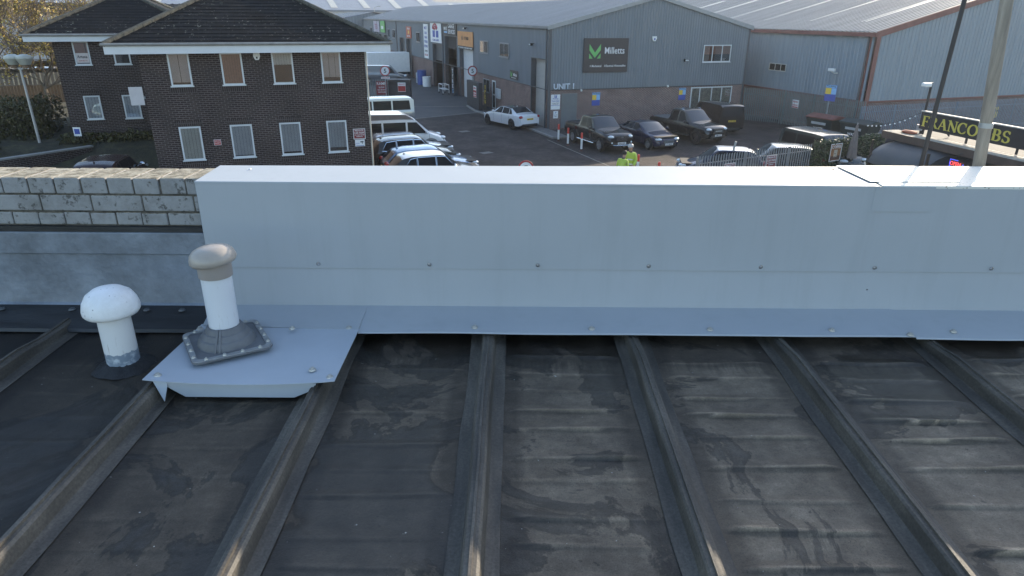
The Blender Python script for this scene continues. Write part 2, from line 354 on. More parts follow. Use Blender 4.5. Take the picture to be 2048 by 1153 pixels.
def course(z0, z1, kind, off, y1=3.07):
    step = .1145 if kind == 'h' else .225
    x = -4.2+off
    while x < -1.30:
        wd = step if kind != 'm' else rr.choice((.1145, .1145, .225))
        g = .0055; j = lambda a: rr.uniform(-a, a)
        ya = 2.86+j(.003); zt = z1+j(.002)
        xa, xb = x+g/2+j(.0015), min(x+wd-g/2+j(.0015), -1.27)
        if xb > xa: bw.box(xa, xb, ya, y1+j(.006), z0+.004, zt)
        x += wd
course(6.362, 6.436, 'h', 0.03); course(6.285, 6.358, 's', .10); course(6.222, 6.281, 'm', .06)
bw.build('brickwork', PB, wall, bevel=.005)
MB().box(-4.3, -1.27, 2.8655, 3.06, 5.6, 6.4285).build('mortar', MORT, wall)
LEAD = mat('grey_lead_flashing', (.185, .212, .25), .5, .15, .45, 4, bmp=.3)
lf = MB(); lf.prism([(2.868, 6.205), (2.84, 6.195), (2.836, 6.095), (2.868, 6.09)], 'x', -4.3, -1.275); lf.build('upper_flashing', LEAD, wall, bevel=.004)
MB().box(-4.3, -1.275, 2.842, 2.872, 6.199, 6.221).build('drip_ledge', mat('black_felt_apron', (.02, .021, .023), .5, 0, .6, 4, bmp=.3, stretch=(.4, 3, 1)), wall)
lf = MB(); nx = 60; vs = []
for i in range(nx+1):
    x = -4.3+i*(3.03/nx); w1 = .006*noise.noise(Vector((x*2.5, 0, 0)))
    vs += [(x, 2.846, 6.10), (x, 2.842, 6.0), (x, 2.838+w1, 5.92), (x, 2.832+w1*.5, 5.862), (x, 2.815, 5.848)]
lf.add(vs, [(i*5+k, (i+1)*5+k, (i+1)*5+k+1, i*5+k+1) for i in range(nx) for k in range(4)], 0, True); lf.build('lower_flashing', LEAD, wall)
lf = MB(); vs = []
for i in range(nx+1):
    x = -4.3+i*(3.03/nx); w1 = .008*noise.noise(Vector((x*3, 4, 0)))
    vs += [(x, 2.836, 5.856), (x, 2.78, 5.845), (x, 2.72+w1, 5.83), (x, 2.655+w1, 5.812), (x, 2.648+w1, 5.798)]
lf.add(vs, [(i*5+k, (i+1)*5+k, (i+1)*5+k+1, i*5+k+1) for i in range(nx) for k in range(4)], 0, True); lf.build('felt_apron', mat('black_felt_apron', (.02, .021, .023), .5, 0, .6, 4, bmp=.3, stretch=(.4, 3, 1)), wall)
fx = MB()
for x in (-2.62, -2.32, -2.0, -1.86, -1.66, -1.5): fx.lathe([(.0, .008), (.012, .006), (.016, 0)], (x, 2.78, 5.848), 10)
fx.build('fixing', mat('tarnished_fixing', (.10, .105, .11), .5, .3, .3, 20), wall)
# ------------------------------------------------------------------ white metal cladding over the parapet
def clad_mat():
    m, t, b = nt('pale_coated_sheet'); v = coords(t, (1, 1, 1)); vs_ = coords(t, (9, 9, .7))
    c = ramp(t, [(.35, (.345, .372, .398)), (.65, (.375, .40, .425))], noise_tex(t, 1.3, 6, .6, v))
    c = mixc(t, c, ramp(t, [(.3, (.90, .90, .89)), (.5, (1, 1, 1))], noise_tex(t, 1.2, 8, .75, vs_)), .6, 'MULTIPLY')
    c = mixc(t, c, ramp(t, [(.20, (.7, .66, .6)), (.27, (1, 1, 1))], noise_tex(t, 45, 3, .6, v)), .5, 'MULTIPLY')
    t.links.new(c, b.inputs['Base Color']); b.inputs['Roughness'].default_value = .48; b.inputs['Metallic'].default_value = 0; b.inputs['Specular IOR Level'].default_value = .4
    bump(t, b, noise_tex(t, 1.4, 3, .5, v), .35, .012); return m
CLAD = clad_mat()
def speck_mat():
    m, t, b = nt('speckled_coping'); v = coords(t)
    c = ramp(t, [(.3, (.66, .64, .58)), (.7, (.76, .74, .67))], noise_tex(t, 3, 6, .6, v))
    vo = N(t, 'ShaderNodeTexVoronoi', Scale=55.0); t.links.new(v, vo.inputs['Vector'])
    sp = mixc(t, ramp(t, [(.16, (.25, .21, .15)), (.24, (1, 1, 1))], vo.outputs['Distance']), (1, 1, 1), ramp(t, [(.42, (0, 0, 0)), (.58, (1, 1, 1))], noise_tex(t, 14, 4, .7, v)))
    t.links.new(mixc(t, c, sp, .85, 'MULTIPLY'), b.inputs['Base Color']); b.inputs['Roughness'].default_value = .55; return m
cl = thing('parapet_cladding', 'long pale sheet metal cladding folded over the parapet in front of the yard', 'cladding')
ZT = 6.44
def sheet(pts, x0, x1, nx, name, m, th=.0, wav=None):
    mb = MB(); n = len(pts); vs = []
    for i in range(nx+1):
        x = x0+(x1-x0)*i/nx
        for k, (y, z) in enumerate(pts):
            dy, dz = wav(x, k) if wav else (0, 0); vs.append((x, y+dy, z+dz))
    mb.add(vs, [(i*n+k, (i+1)*n+k, (i+1)*n+k+1, i*n+k+1) for i in range(nx) for k in range(n-1)], 0, True)
    o = mb.build(name, m, cl, sharp=30)
    s_ = o.modifiers.new('solid', 'SOLIDIFY'); s_.thickness = .0025; s_.offset = -1; e_ = o.modifiers.new('split', 'EDGE_SPLIT'); e_.split_angle = R(30); return o
nz = lambda a, b_, s_: s_*noise.noise(Vector((a, b_, 0)))
# capping: the newer sheet with the diagonal joint at its right end
mb = MB(); mb.prism([(-1.352, 2.797), (1.56, 2.797), (1.62, 3.20), (-1.375, 3.125)], 'z', ZT-.010, ZT); mb.build('capping', CLAD, cl, bevel=.003)
mb = MB(); mb.prism([(1.568, 2.799), (4.6, 2.799), (4.6, 3.26), (1.628, 3.20)], 'z', ZT-.012, ZT+.003); mb.build('speckled_capping', speck_mat(), cl, bevel=.003)
MB().box(1.54, 1.795, 2.7955, 2.80, 6.33, ZT-.002).build('joint_plate', CLAD, cl)
MB().box(1.545, 1.93, 2.86, 3.19, ZT+.004, ZT+.007).build('joint_cover', speck_mat(), cl)
sheet([(2.80, ZT-.006), (2.80, 6.35), (2.80, 6.25), (2.80, 6.15), (2.80, 6.08), (2.80, 6.052)], -1.35, 1.553, 60, 'front_panel', CLAD, wav=lambda x, k: (nz(x*.8, k*.3, .0025), nz(x*.9, 9, .004) if k == 5 else 0))
sheet([(2.803, ZT-.008), (2.803, 6.25), (2.803, 6.08), (2.803, 6.052)], 1.5535, 4.6, 40, 'front_panel', CLAD, wav=lambda x, k: (nz(x*.8, k*.3, .0025), nz(x*.9, 9, .004) if k == 3 else 0))
sheet([(2.810, 6.10), (2.801, 6.0), (2.795, 5.93), (2.790, 5.872)], -1.348, 1.56, 60, 'lower_panel', CLAD, wav=lambda x, k: (nz(x*.8, k*.3+5, .0015), 0))
sheet([(2.811, 6.10), (2.803, 6.0), (2.797, 5.93), (2.792, 5.872)], 1.5605, 4.6, 40, 'lower_panel', CLAD, wav=lambda x, k: (nz(x*.8, k*.3+5, .0015), 0))
apw = lambda x, k: (nz(x*1.1, 3, .010) if k >= 3 else 0, nz(x*1.7, 8, .006) if k >= 3 else (nz(x*2, 5, .002) if k else 0))
sheet([(2.791, 5.876), (2.74, 5.867), (2.66, 5.857), (2.575, 5.847), (2.569, 5.842)], -.655, 1.72, 60, 'apron', CLAD, wav=apw)
sheet([(2.793, 5.873), (2.74, 5.864), (2.66, 5.854), (2.565, 5.843), (2.559, 5.838)], 1.7205, 4.6, 50, 'apron', CLAD, wav=apw)
mb = MB(); mb.add([(-1.352, 2.80, 5.874), (-.655, 2.80, 5.874), (-.655, 2.585, 5.849), (-1.33, 2.61, 5.855), (-1.345, 2.70, 5.862)], [(0, 1, 2, 3, 4)]); o = mb.build('apron', CLAD, cl); o.modifiers.new('solid', 'SOLIDIFY').thickness = .0025
MB().add([(-1.352, 2.80, ZT-.011), (-1.352, 2.80, 5.874), (-1.352, 2.87, 5.87), (-1.372, 3.12, ZT-.011), (-1.365, 3.02, 6.2), (-1.352, 2.87, 6.2)], [(0, 1, 2, 5), (0, 5, 4, 3)]).build('end_return', CLAD, cl)
MB().box(-1.34, 4.6, 2.815, 3.11, 0, ZT-.014).build('backing_wall', mat('rendered_wall', (.10, .085, .075), .85), cl)
SCREW = mat('bolt_cap', (.42, .42, .40), .35, .3, .2, 20)
s0 = None
def bolt(parent, loc, m, r=.0115, h=.008, tilt=0, first=[]):
    key = (m.name, r, h)
    for k_, o_ in first:
        if k_ == key: c = o_.copy(); COL.objects.link(c); break
    else:
        c = MB().lathe([(0, h), (r*.55, h*.95), (r*.62, h*.45), (r*1.0, h*.4), (r*1.12, 0)], (0, 0, 0), 14).build('bolt', m, sharp=25); first.append((key, c))
    c.parent = parent; c.location = loc; c.rotation_euler = (tilt, 0, 0); return c
STEEL = mat('bright_screw', (.55, .57, .6), .25, .9, .1)
for x in (-.862, -.368, .114, .607, 1.105, 1.612, 2.13, 2.65): bolt(cl, (x, 2.797, 6.072), STEEL, .0085, .007, R(90))
bolt(cl, (1.60, 2.802, 5.966), STEEL, .0075, .005, R(90))
for x in (-.16, .345, .855, 1.38, 1.905, 2.42): bolt(cl, (x, 2.61, 5.8525+nz(x*1.7, 8, .006)*.7), SCREW, .0125, .011, R(9))
for x, y in ((1.70, 2.575), (-.70, 2.60)): bolt(cl, (x, y, 5.8515), SCREW, .0125, .011, R(9))
for x, y in ((-1.20, 3.03), (1.50, 3.12), (1.66, 3.13), (1.93, 3.0)): bolt(cl, (x, y, ZT+.003), BLACK if x > 0 else STEEL, .006, .004)
# ------------------------------------------------------------------ plate + tall vent pipe
PLATE = mat('pale_blue_plate', (.40, .44, .49), .45, 0, .06, 3)
pl = thing('vent_base_plate', 'pale folded sheet metal plate under the tall vent pipe', 'metal plate')
mb = MB(); q = [(-1.335, 2.115), (-.64, 2.115), (-.655, 2.60), (-1.345, 2.63)]; nx = 16; vs = []
for j in range(9):
    for i in range(nx+1):
        u, v_ = i/nx, j/8; a = Vector(q[0]).lerp(Vector(q[1]), u); b_ = Vector(q[3]).lerp(Vector(q[2]), u); p = a.lerp(b_, v_)
        sag = -.010*math.sin(math.pi*u)*(1-v_)+.008*(1-v_)*(abs(u-.5)*2)**3
        vs.append((p.x, p.y, 5.862+.010*(v_-.5)*0-(1-v_)*.010+sag+(.001 if v_ > .9 else 0)-v_*.024))
mb.add(vs, [(j*(nx+1)+i, j*(nx+1)+i+1, (j+1)*(nx+1)+i+1, (j+1)*(nx+1)+i) for j in range(8) for i in range(nx)], 0, True)
o = mb.build('plate', PLATE, pl); o.modifiers.new('solid', 'SOLIDIFY').thickness = .003; o.modifiers.new('split', 'EDGE_SPLIT').split_angle = R(30)
for o_ in [o]: o_.location.z = .012
mb = MB(); mb.prism([(-1.20, 5.79), (-.80, 5.79), (-.715, 5.828), (-.715, 5.850), (-1.262, 5.850), (-1.262, 5.832)], 'y', 2.133, 2.137); mb.build('upstand', PLATE, pl)
mb = MB(); mb.add([(-1.315, 2.14, 5.855), (-1.255, 2.135, 5.853), (-1.262, 2.10, 5.79)], [(0, 1, 2)]); o = mb.build('corner_tab', PLATE, pl); o.modifiers.new('solid', 'SOLIDIFY').thickness = .003
for x, y in ((-1.30, 2.155), (-.665, 2.15), (-.745, 2.205), (-1.315, 2.55), (-.93, 2.56)): bolt(pl, (x, y, 5.866), SCREW, .0125, .012)
PIPEW = mat('white_pipe', (.72, .74, .78), .35, 0, .07, 6)
def scuff_mat(name, col, lowcol, zlim):
    m, t, b = nt(name); v = coords(t); vv = coords(t, (14, 14, 1.4))
    n = noise_tex(t, 5, 7, .7, vv); c = mixc(t, col, (.25, .22, .18), ramp(t, [(.60, (0, 0, 0)), (.68, (.8, .8, .8))], n))
    if zlim:
        s_ = N(t, 'ShaderNodeSeparateXYZ'); t.links.new(v, s_.inputs[0]); a_ = N(t, 'ShaderNodeMath', operation='ADD'); t.links.new(s_.outputs[2], a_.inputs[0])
        mu = N(t, 'ShaderNodeMath', operation='MULTIPLY'); mu.inputs[1].default_value = .05; t.links.new(noise_tex(t, 18, 5, .6, v), mu.inputs[0]); t.links.new(mu.outputs[0], a_.inputs[1])
        lt = N(t, 'ShaderNodeMath', operation='LESS_THAN'); lt.inputs[1].default_value = zlim+.025; t.links.new(a_.outputs[0], lt.inputs[0])
        c = mixc(t, c, mixc(t, lowcol, (.5, .55, .6), ramp(t, [(.5, (0, 0, 0)), (.62, (1, 1, 1))], noise_tex(t, 30, 5, .7, v))), lt.outputs[0])
    t.links.new(c, b.inputs['Base Color']); b.inputs['Roughness'].default_value = .4; return m
tv = thing('vent_pipe', 'tall white vent pipe with grey mushroom cowl and rubber boot', 'vent pipe', (-1.148, 2.42, 5.875), group='roof vent pipes')
MB().lathe([(.057, .03), (.057, .315)], n=40).build('pipe', scuff_mat('scuffed_pipe', (.66, .68, .71), None, 0), tv)
BEIGE = mat('beige_plastic', (.38, .335, .29), .3, 0, .1, 8)
MB().lathe([(.056, .345), (.063, .345), (.063, .285), (.0585, .283)], n=40).build('collar', mat('brown_grey_collar', (.30, .265, .24), .45, 0, .1), tv)
MB().lathe([(.0, .343), (.064, .336), (.080, .341), (.087, .352), (.086, .364), (.080, .381), (.067, .395), (.046, .404), (.020, .408), (0, .4085)], n=48, sq=(1, 1)).build('cowl', BEIGE, tv, sharp=60, loc=(.35*math.sin(.11), 0, 0)).rotation_euler.y = -.11
RUB = mat('grey_epdm', (.13, .135, .145), .55, 0, .2, 12)
MB().lathe([(.0585, .078), (.061, .078), (.066, .075), (.073, .062), (.075, .056), (.081, .053), (.088, .041), (.091, .035), (.098, .031), (.106, .018), (.109, .009), (.112, .002)], n=48, sq=(1, 1)).build('boot', RUB, tv, sharp=20)
mb = MB(); a0 = R(38); mb.tube([(math.cos(a0+4.05)*r_, math.sin(a0+4.05)*r_, z_) for r_, z_ in ((.0615, .079), (.075, .058), (.0905, .038), (.108, .012), (.113, .002))], .005, 8); mb.tube([(math.cos(a0+4.2)*r_, math.sin(a0+4.2)*r_, z_) for r_, z_ in ((.0615, .079), (.075, .058), (.0905, .038), (.108, .012), (.113, .002))], .005, 8); mb.build('boot_seam', RUB, tv)
def rrect(s_, rad, n=6):
    out = []
    for cx, cy, st in ((1, 1, 0), (-1, 1, 90), (-1, -1, 180), (1, -1, 270)):
        for k in range(n+1):
            a = R(st+90*k/n); out.append((cx*(s_-rad)+rad*math.cos(a), cy*(s_-rad)+rad*math.sin(a)))
    return out
fl = MB().prism(rrect(.150, .03), 'z', -.004, .003).build('flange', RUB, tv, rz=R(32), bevel=.002)
ou, inn = rrect(.148, .028), rrect(.128, .02); mb = MB(); n_ = len(ou)
mb.add([(x, y, .0035) for x, y in ou]+[(x, y, .0035) for x, y in inn]+[(x, y, .008) for x, y in ou]+[(x, y, .008) for x, y in inn],
       [(i, (i+1) % n_, 2*n_+(i+1) % n_, 2*n_+i) for i in range(n_)]+[(2*n_+i, 2*n_+(i+1) % n_, 3*n_+(i+1) % n_, 3*n_+i) for i in range(n_)]+[(n_+i, n_+(i+1) % n_, 3*n_+(i+1) % n_, 3*n_+i) for i in range(n_)])
mb.build('clamp_ring', mat('dull_aluminium', (.32, .33, .34), .45, .5, .25, 30), tv, rz=R(32))
for k in range(16):
    s_, t_ = k//4, (k % 4-1.5)*.066; x, y = [(.138, t_), (-t_, .138), (-.138, -t_), (t_, -.138)][s_]; c, s__ = math.cos(R(32)), math.sin(R(32))
    bolt(tv, (x*c-y*s__, x*s__+y*c, .008), SCREW, .0078, .008)
sv = thing('vent_pipe', 'short white vent pipe with domed mushroom cap and tarred base', 'vent pipe', (-1.555, 2.375, 5.784), group='roof vent pipes')
MB().lathe([(.060, 0), (.059, .25)], n=40).build('pipe', scuff_mat('grey_based_pipe', (.68, .69, .70), (.22, .27, .33), .075), sv)
mb = MB(); mb.lathe([(.055, .236), (.075, .230), (.094, .234), (.101, .244), (.102, .257), (.096, .286), (.080, .314), (.054, .333), (.025, .342), (0, .344)], n=48)
def cap_mat():
    m, t, b = nt('weathered_white_cap'); v = coords(t); n = noise_tex(t, 14, 8, .7, v); vo = N(t, 'ShaderNodeTexVoronoi', Scale=48.0); t.links.new(v, vo.inputs['Vector'])
    c = ramp(t, [(.3, (.66, .66, .65)), (.6, (.78, .79, .80))], n); c = mixc(t, c, mixc(t, ramp(t, [(.09, (.3,)*3), (.14, (1,)*3)], vo.outputs['Distance']), (1, 1, 1), ramp(t, [(.5, (0,)*3), (.6, (1,)*3)], noise_tex(t, 9, 3, .6, v))), .9, 'MULTIPLY')
    t.links.new(c, b.inputs['Base Color']); b.inputs['Roughness'].default_value = .45; return m
mb.build('mushroom_cap', cap_mat(), sv, sharp=60)
mb = MB(); n_ = 48; vs = []
for pr, ph in ((.059, .028), (.072, .024), (.085, .013), (.098, .009), (.112, -.002)):
    for k in range(n_):
        a = 2*math.pi*k/n_; w_ = 1+.10*noise.noise(Vector((math.cos(a)*2.5, math.sin(a)*2.5, pr*20)))*(pr > .08); vs.append((math.cos(a)*pr*w_, math.sin(a)*pr*w_, ph+.008*noise.noise(Vector((math.cos(a)*5, math.sin(a)*5, pr*30)))))
mb.add(vs, [(i*n_+k, i*n_+(k+1) % n_, (i+1)*n_+(k+1) % n_, (i+1)*n_+k) for i in range(4) for k in range(n_)], 0, True)
mb.build('tar_collar', mat('bitumen', (.012, .012, .013), .35, 0, .5, 30, bmp=.5), sv, sharp=70)

def manhole(label, x, y):
    r = thing('manhole_cover', label, 'manhole cover', M(x, y, .005), ANG+.3, 'iron covers in the yard'); MB().box(-.38, .38, -.3, .3, 0, .006).build('frame', mat('rusty_iron', (.05, .042, .038), .7, .3, .3, 6), r); MB().box(-.33, .33, -.25, .25, .007, .010).build('cover', mat('worn_iron', (.09, .085, .08), .5, .5, .3, 9), r)
manhole('iron manhole cover in the middle of the yard near the white saloon', -5.5, 1.0); manhole('iron manhole cover near the row of cars by the office', -6.4, -6.5)
# ------------------------------------------------------------------ building helpers
def windowpart(parent, x0, x1, z0, z1, y, frame=OFFW, fw=.06, mull=(), trans=(), blind=None, back=None, sill=True, name='window', lab=None):
    """frame + glass + what hangs behind it, on a wall facing -y at y"""
    f = MB(); d0, d1 = y-.045, y-.004
    f.box(x0, x1, d0, d1, z1-fw, z1); f.box(x0, x1, d0, d1, z0, z0+fw); f.box(x0, x0+fw, d0, d1, z0+fw, z1-fw); f.box(x1-fw, x1, d0, d1, z0+fw, z1-fw)
    for u in mull: f.box(u-fw*.4, u+fw*.4, d0+.002, d1, z0+fw, z1-fw)
    for w_ in trans: f.box(x0+fw, x1-fw, d0+.003, d1, w_-fw*.4, w_+fw*.4)
    if sill: f.box(x0-.04, x1+.04, y-.09, y-.047, z0-.03, z0+.015)
    o = f.build(name, frame, parent)
    if lab: o['label'] = lab
    MB().box(x0+fw-.01, x1-fw+.01, y-.008, y-.003, z0+fw-.01, z1-fw+.01).build('backing', back or mat('dark_room', (.015, .016, .018), .9), o)
    if blind:
        m, frac, pitch = blind; b = MB(); x = x0+fw+.004; k = 0
        while x < x1-fw-.02:
            zb = z1-fw-(z1-z0-2*fw)*frac
            xe = min(x+pitch*.95, x1-fw); b.add([(x, y-.010, zb), (xe, y-.018, zb), (xe, y-.018, z1-fw), (x, y-.010, z1-fw)], [(0, 1, 2, 3)]); x += pitch; k += 1
        b.build('blind', m, o)
    MB().box(x0+fw-.01, x1-fw+.01, y-.030, y-.026, z0+fw-.01, z1-fw+.01).build('pane', GLASS, o)
    return o
def clad(mb, axis, u0, u1, z0, ztop, holes=(), pitch=.25, depth=.03, base=0.0, sgn=-1):
    """ribbed sheet wall: axis 'x' runs along x and faces -y, axis 'y' runs along y and faces -x"""
    cols = []; u = u0
    while u < u1-1e-6:
        for du, off in ((0, 0), (.55, 0), (.65, 1), (.9, 1)):
            uu = u+du*pitch
            if uu <= u1: cols.append((uu, off))
        u += pitch
    cols.append((u1, 0))
    P = (lambda u, o, z: (u, base+sgn*o*depth, z)) if axis == 'x' else (lambda u, o, z: (base+sgn*o*depth, u, z))
    for (a, oa), (b, ob) in zip(cols, cols[1:]):
        m = (a+b)/2; iv = [(z0, None)]; cuts = sorted([(h[2], h[3]) for h in holes if h[0] < m < h[1]]); zc = z0
        for ha, hb in cuts:
            if ha > zc: mb.quad(P(a, oa, zc), P(b, ob, zc), P(b, ob, ha), P(a, oa, ha))
            zc = max(zc, hb)
        ta, tb = (ztop(a), ztop(b)) if callable(ztop) else (ztop, ztop)
        if min(ta, tb) > zc: mb.quad(P(a, oa, zc), P(b, ob, zc), P(b, ob, tb), P(a, oa, ta))
def ribroof(mb, y0, y1, e, r, pitch, depth):
    """sheeted slope from eave e=(x,z) to ridge r=(x,z) with ribs running down the slope"""
    cols = []; y = y0
    while y < y1:
        for du, o in ((0, 0), (.5, 0), (.62, 1), (.88, 1)): cols.append((y+du*pitch, o))
        y += pitch
    for (a, oa), (b, ob) in zip(cols, cols[1:]):
        mb.quad((e[0], a, e[1]+oa*depth), (e[0], b, e[1]+ob*depth), (r[0], b, r[1]+ob*depth), (r[0], a, r[1]+oa*depth))
# ------------------------------------------------------------------ the brown brick office, two blocks with hipped slate roofs
OBR = brick_mat('brown_brick', (.030, .020, .020), (.052, .034, .030), (.16, .135, .125), .225, .075, .012, .5, .5, .3)
OSOL = brick_mat('brown_soldier_brick', (.036, .026, .025), (.055, .038, .034), (.12, .105, .10), .075, .225, .011, 0, .5, .3)
def slate_mat():
    m, t, b = nt('dark_roof_tile'); v = coords(t, (1, 1, 1), 'UV'); vo_ = coords(t)
    k = N(t, 'ShaderNodeTexBrick', Scale=1.0); k.inputs['Color1'].default_value = (.009, .010, .012, 1); k.inputs['Color2'].default_value = (.014, .015, .017, 1); k.inputs['Mortar'].default_value = (.008, .008, .008, 1)
    k.inputs['Brick Width'].default_value = .33; k.inputs['Row Height'].default_value = .26; k.inputs['Mortar Size'].default_value = .012; t.links.new(v, k.inputs['Vector'])
    li = ramp(t, [(.60, (0,)*3), (.66, (1,)*3)], noise_tex(t, 7, 5, .7, vo_)); li2 = ramp(t, [(.4, (0,)*3), (.62, (1,)*3)], noise_tex(t, .7, 4, .6, vo_)); f = mixc(t, (0, 0, 0), li, li2)
    c = mixc(t, k.outputs[0], (.24, .25, .21), f); c = mixc(t, c, ramp(t, [(.3, (.6,)*3), (.7, (1.3,)*3)], noise_tex(t, 1.1, 6, .7, vo_)), 1, 'MULTIPLY')
    t.links.new(c, b.inputs['Base Color']); b.inputs['Roughness'].default_value = .85; b.inputs['Specular IOR Level'].default_value = .12; bump(t, b, k.outputs['Fac'], -.5, .02); return m
SLATE = slate_mat(); FASC = mat('white_fascia', (.66, .68, .70), .4, 0, .05, 2); GUT = mat('grey_gutter', (.25, .24, .22), .5, 0, .25, 3)
PINKB = mat('pink_blind', (.62, .50, .45), .7, 0, .08); BROWNB = mat('rust_blind', (.34, .15, .10), .7, 0, .15, 12); GREYB = mat('grey_blind', (.60, .60, .62), .7, 0, .08); CREAMB = mat('cream_blind', (.70, .65, .57), .7, 0, .08)
off = thing('office_building', 'dark brick two storey office with hipped tile roofs and white fascias', 'building', O(0, 0), ANG)
def hiproof(x0, x1, y0, y1, z, tp, name):
    """true tile courses: each course is a strip stepped up at its lower edge"""
    h = min(x1-x0, y1-y0)/2; n = int(h/math.cos(math.atan(tp))/.26); mb = MB()
    for i in range(n):
        a, b = h*i/n, h*(i+1)/n; za, zb = z+a*tp+.016, z+b*tp+.004
        A = [(x0+a, y0+a), (x1-a, y0+a), (x1-a, y1-a), (x0+a, y1-a)]; B = [(x0+b, y0+b), (x1-b, y0+b), (x1-b, y1-b), (x0+b, y1-b)]
        for k in range(4):
            l = (k+1) % 4; mb.quad((*A[k], za), (*A[l], za), (*B[l], zb), (*B[k], zb)); mb.quad((*A[k], za-.015), (*A[l], za-.015), (*A[l], za), (*A[k], za))
    rf = mb.build(name, SLATE, off)
    # UVs along the slope so the tiles sit level
    uv = rf.data.uv_layers['UVMap'].data
    for p in rf.data.polygons:
        nrm = p.normal
        for li in p.loop_indices:
            c = rf.data.vertices[rf.data.loops[li].vertex_index].co; uv[li].uv = ((c.x if abs(nrm.y) > abs(nrm.x) else c.y), (c.z-z)/math.sin(math.atan(tp)))
    for cx, cy, dx, dy in ((x0, y0, 1, 1), (x1, y0, -1, 1), (x0, y1, 1, -1), (x1, y1, -1, -1)):
        ht = MB()
        for k in range(int(h/.3)):
            a, b = k*.3, k*.3+.31; ht.tube([(cx+dx*a, cy+dy*a, z+a*tp+.03), (cx+dx*b, cy+dy*b, z+b*tp+.045)], [.10, .088], 8)
        ht.build('hip_tiles', mat('mossy_hip_tile', (.075, .072, .058), .9, 0, .5, 8), rf)
    if (x1-x0) > (y1-y0): MB().tube([(x0+h, y0+h, z+h*tp+.03), (x1-h, y0+h, z+h*tp+.03)], .1, 8).build('ridge_tiles', mat('mossy_hip_tile', (.075, .072, .058), .9), rf)
    return rf
MB().box(-8.24, 0, 0, 13.0, 0, 5.72).build('wall', OBR, off)
MB().box(-12.7, -8.245, 8.0, 17.0, .6, 5.9).build('wing_wall', OBR, off)
hiproof(-9.2, .97, -.6, 13.6, 6.03, math.tan(R(26.5)), 'roof')
hiproof(-13.62, -6.0, 7.4, 17.6, 6.17, math.tan(R(26.5)), 'wing_roof')
def eaves(x0, x1, y0, y1, z0, z1, nm):
    f = MB(); t_ = .03
    f.box(x0, x1, y0, y0+t_, z0, z1-.05); f.box(x1-t_, x1, y0+t_, y1, z0, z1-.05); f.box(x0, x0+t_, y0+t_, y1, z0, z1-.05); f.box(x0+t_, x1-t_, y1-t_, y1, z0, z1-.05); f.build(nm+'fascia', FASC, off, bevel=.006)
    MB().box(x0+.03, x1-.03, y0+.03, y1-.03, z0+.01, z0+.04).build(nm+'soffit', FASC, off)
    g = MB(); g.tube([(x0-.05, y0-.05, z1-.02), (x1+.05, y0-.05, z1-.02)], .055, 8); g.tube([(x1+.05, y0-.05, z1-.02), (x1+.05, y1, z1-.02)], .055, 8); g.tube([(x0-.05, y0-.05, z1-.02), (x0-.05, y1, z1-.02)], .055, 8); g.build(nm+'gutter', GUT, off)
eaves(-9.2, .97, -.6, 13.6, 5.72, 6.07, ''); eaves(-13.62, -6.0, 7.4, 17.6, 5.89, 6.19, 'wing_')
ups = [(-7.28, -6.54, PINKB, .93, .31), (-5.46, -4.68, BROWNB, 1, .09), (-3.60, -2.81, CREAMB, .38, .1), (-1.74, -.97, PINKB, .86, .24)]
def sold(x0, x1, y0, y1, z0, z1): MB().box(x0, x1, y0, y1, z0, z1).build('soldier_course', OSOL, off)
for i, (a, b, m, fr_, pt) in enumerate(ups):
    windowpart(off, a, b, 4.53, 5.718, -.0, blind=(m, fr_, pt)); sold(a-.11, b+.11, -.006, .01, 4.28, 4.50)
for i, (a, b) in enumerate([(-7.31, -6.53), (-5.47, -4.65), (-3.61, -2.79), (-1.76, -.95)]):
    windowpart(off, a, b, 1.72, 3.02, 0, blind=(GREYB if i else CREAMB, (1, .97, .94, .88)[i], .12)); sold(a-.09, b+.09, -.006, .01, 3.025, 3.24); sold(a-.09, b+.09, -.0062, .01, 1.46, 1.685)
for a, b, z0, z1, m in [(-11.93, -11.29, 4.86, 5.885, BROWNB), (-10.34, -9.66, 4.86, 5.885, CREAMB), (-11.95, -11.27, 2.42, 3.50, GREYB), (-10.35, -9.64, 2.40, 3.49, GREYB)]:
    windowpart(off, a, b, z0, z1, 8.0, blind=(m, .55 if m is BROWNB else (.5 if m is CREAMB else 1), .45 if m is BROWNB else .13)); sold(a-.08, b+.08, 7.994, 8.01, z0-.25, z0-.035)
    if z0 < 3: sold(a-.08, b+.08, 7.994, 8.01, z1+.004, z1+.2)
MB().tube([(-.14+.18, -.05, 5.7), (.04, -.05, 0)], .035, 8).build('downpipe', mat('cream_pipe', (.45, .42, .36), .5), off)
bb = MB(); bb.prism([(-.11, .14), (.11, .14), (.13, .0), (.07, -.14), (-.07, -.14), (-.13, 0)], 'y', -.09, 0); r_ = thing('alarm_box', 'white alarm bell box under the office fascia', 'alarm box', O(-4.13, -.003, 5.58), ANG); bb.build('case', WHITE, r_, bevel=.01); MB().box(-.03, .03, -.095, -.089, -.09, -.02).build('badge', BLKP, r_)
sign('poster', 'white poster with handwritten style lettering in upper window of the office wing', O(-11.61, 7.962, 5.17), ANG, .50, .42, mat('poster_paper', (.62, .55, .53), .6, 0, .1), [('Artexa', .40, .14, 0, .06, BLKP), ('01304 822 115', .34, .05, 0, -.12, REDP)], t=.004, cat='poster')
sign('board', 'blank pale rectangular panel at the inner corner of the office wing', O(-8.52, -.06, 4.22), ANG, .46, .66, mat('blank_board', (.55, .52, .52), .6, 0, .08), cat='panel', t=.03)
MB().box(-8.6, -8.25, .0, .03, 4.1, 4.2).build('panel_bracket', GALV, off)
DKRED = mat('dark_red_sign', (.24, .03, .035), .5, 0, .15, 8)
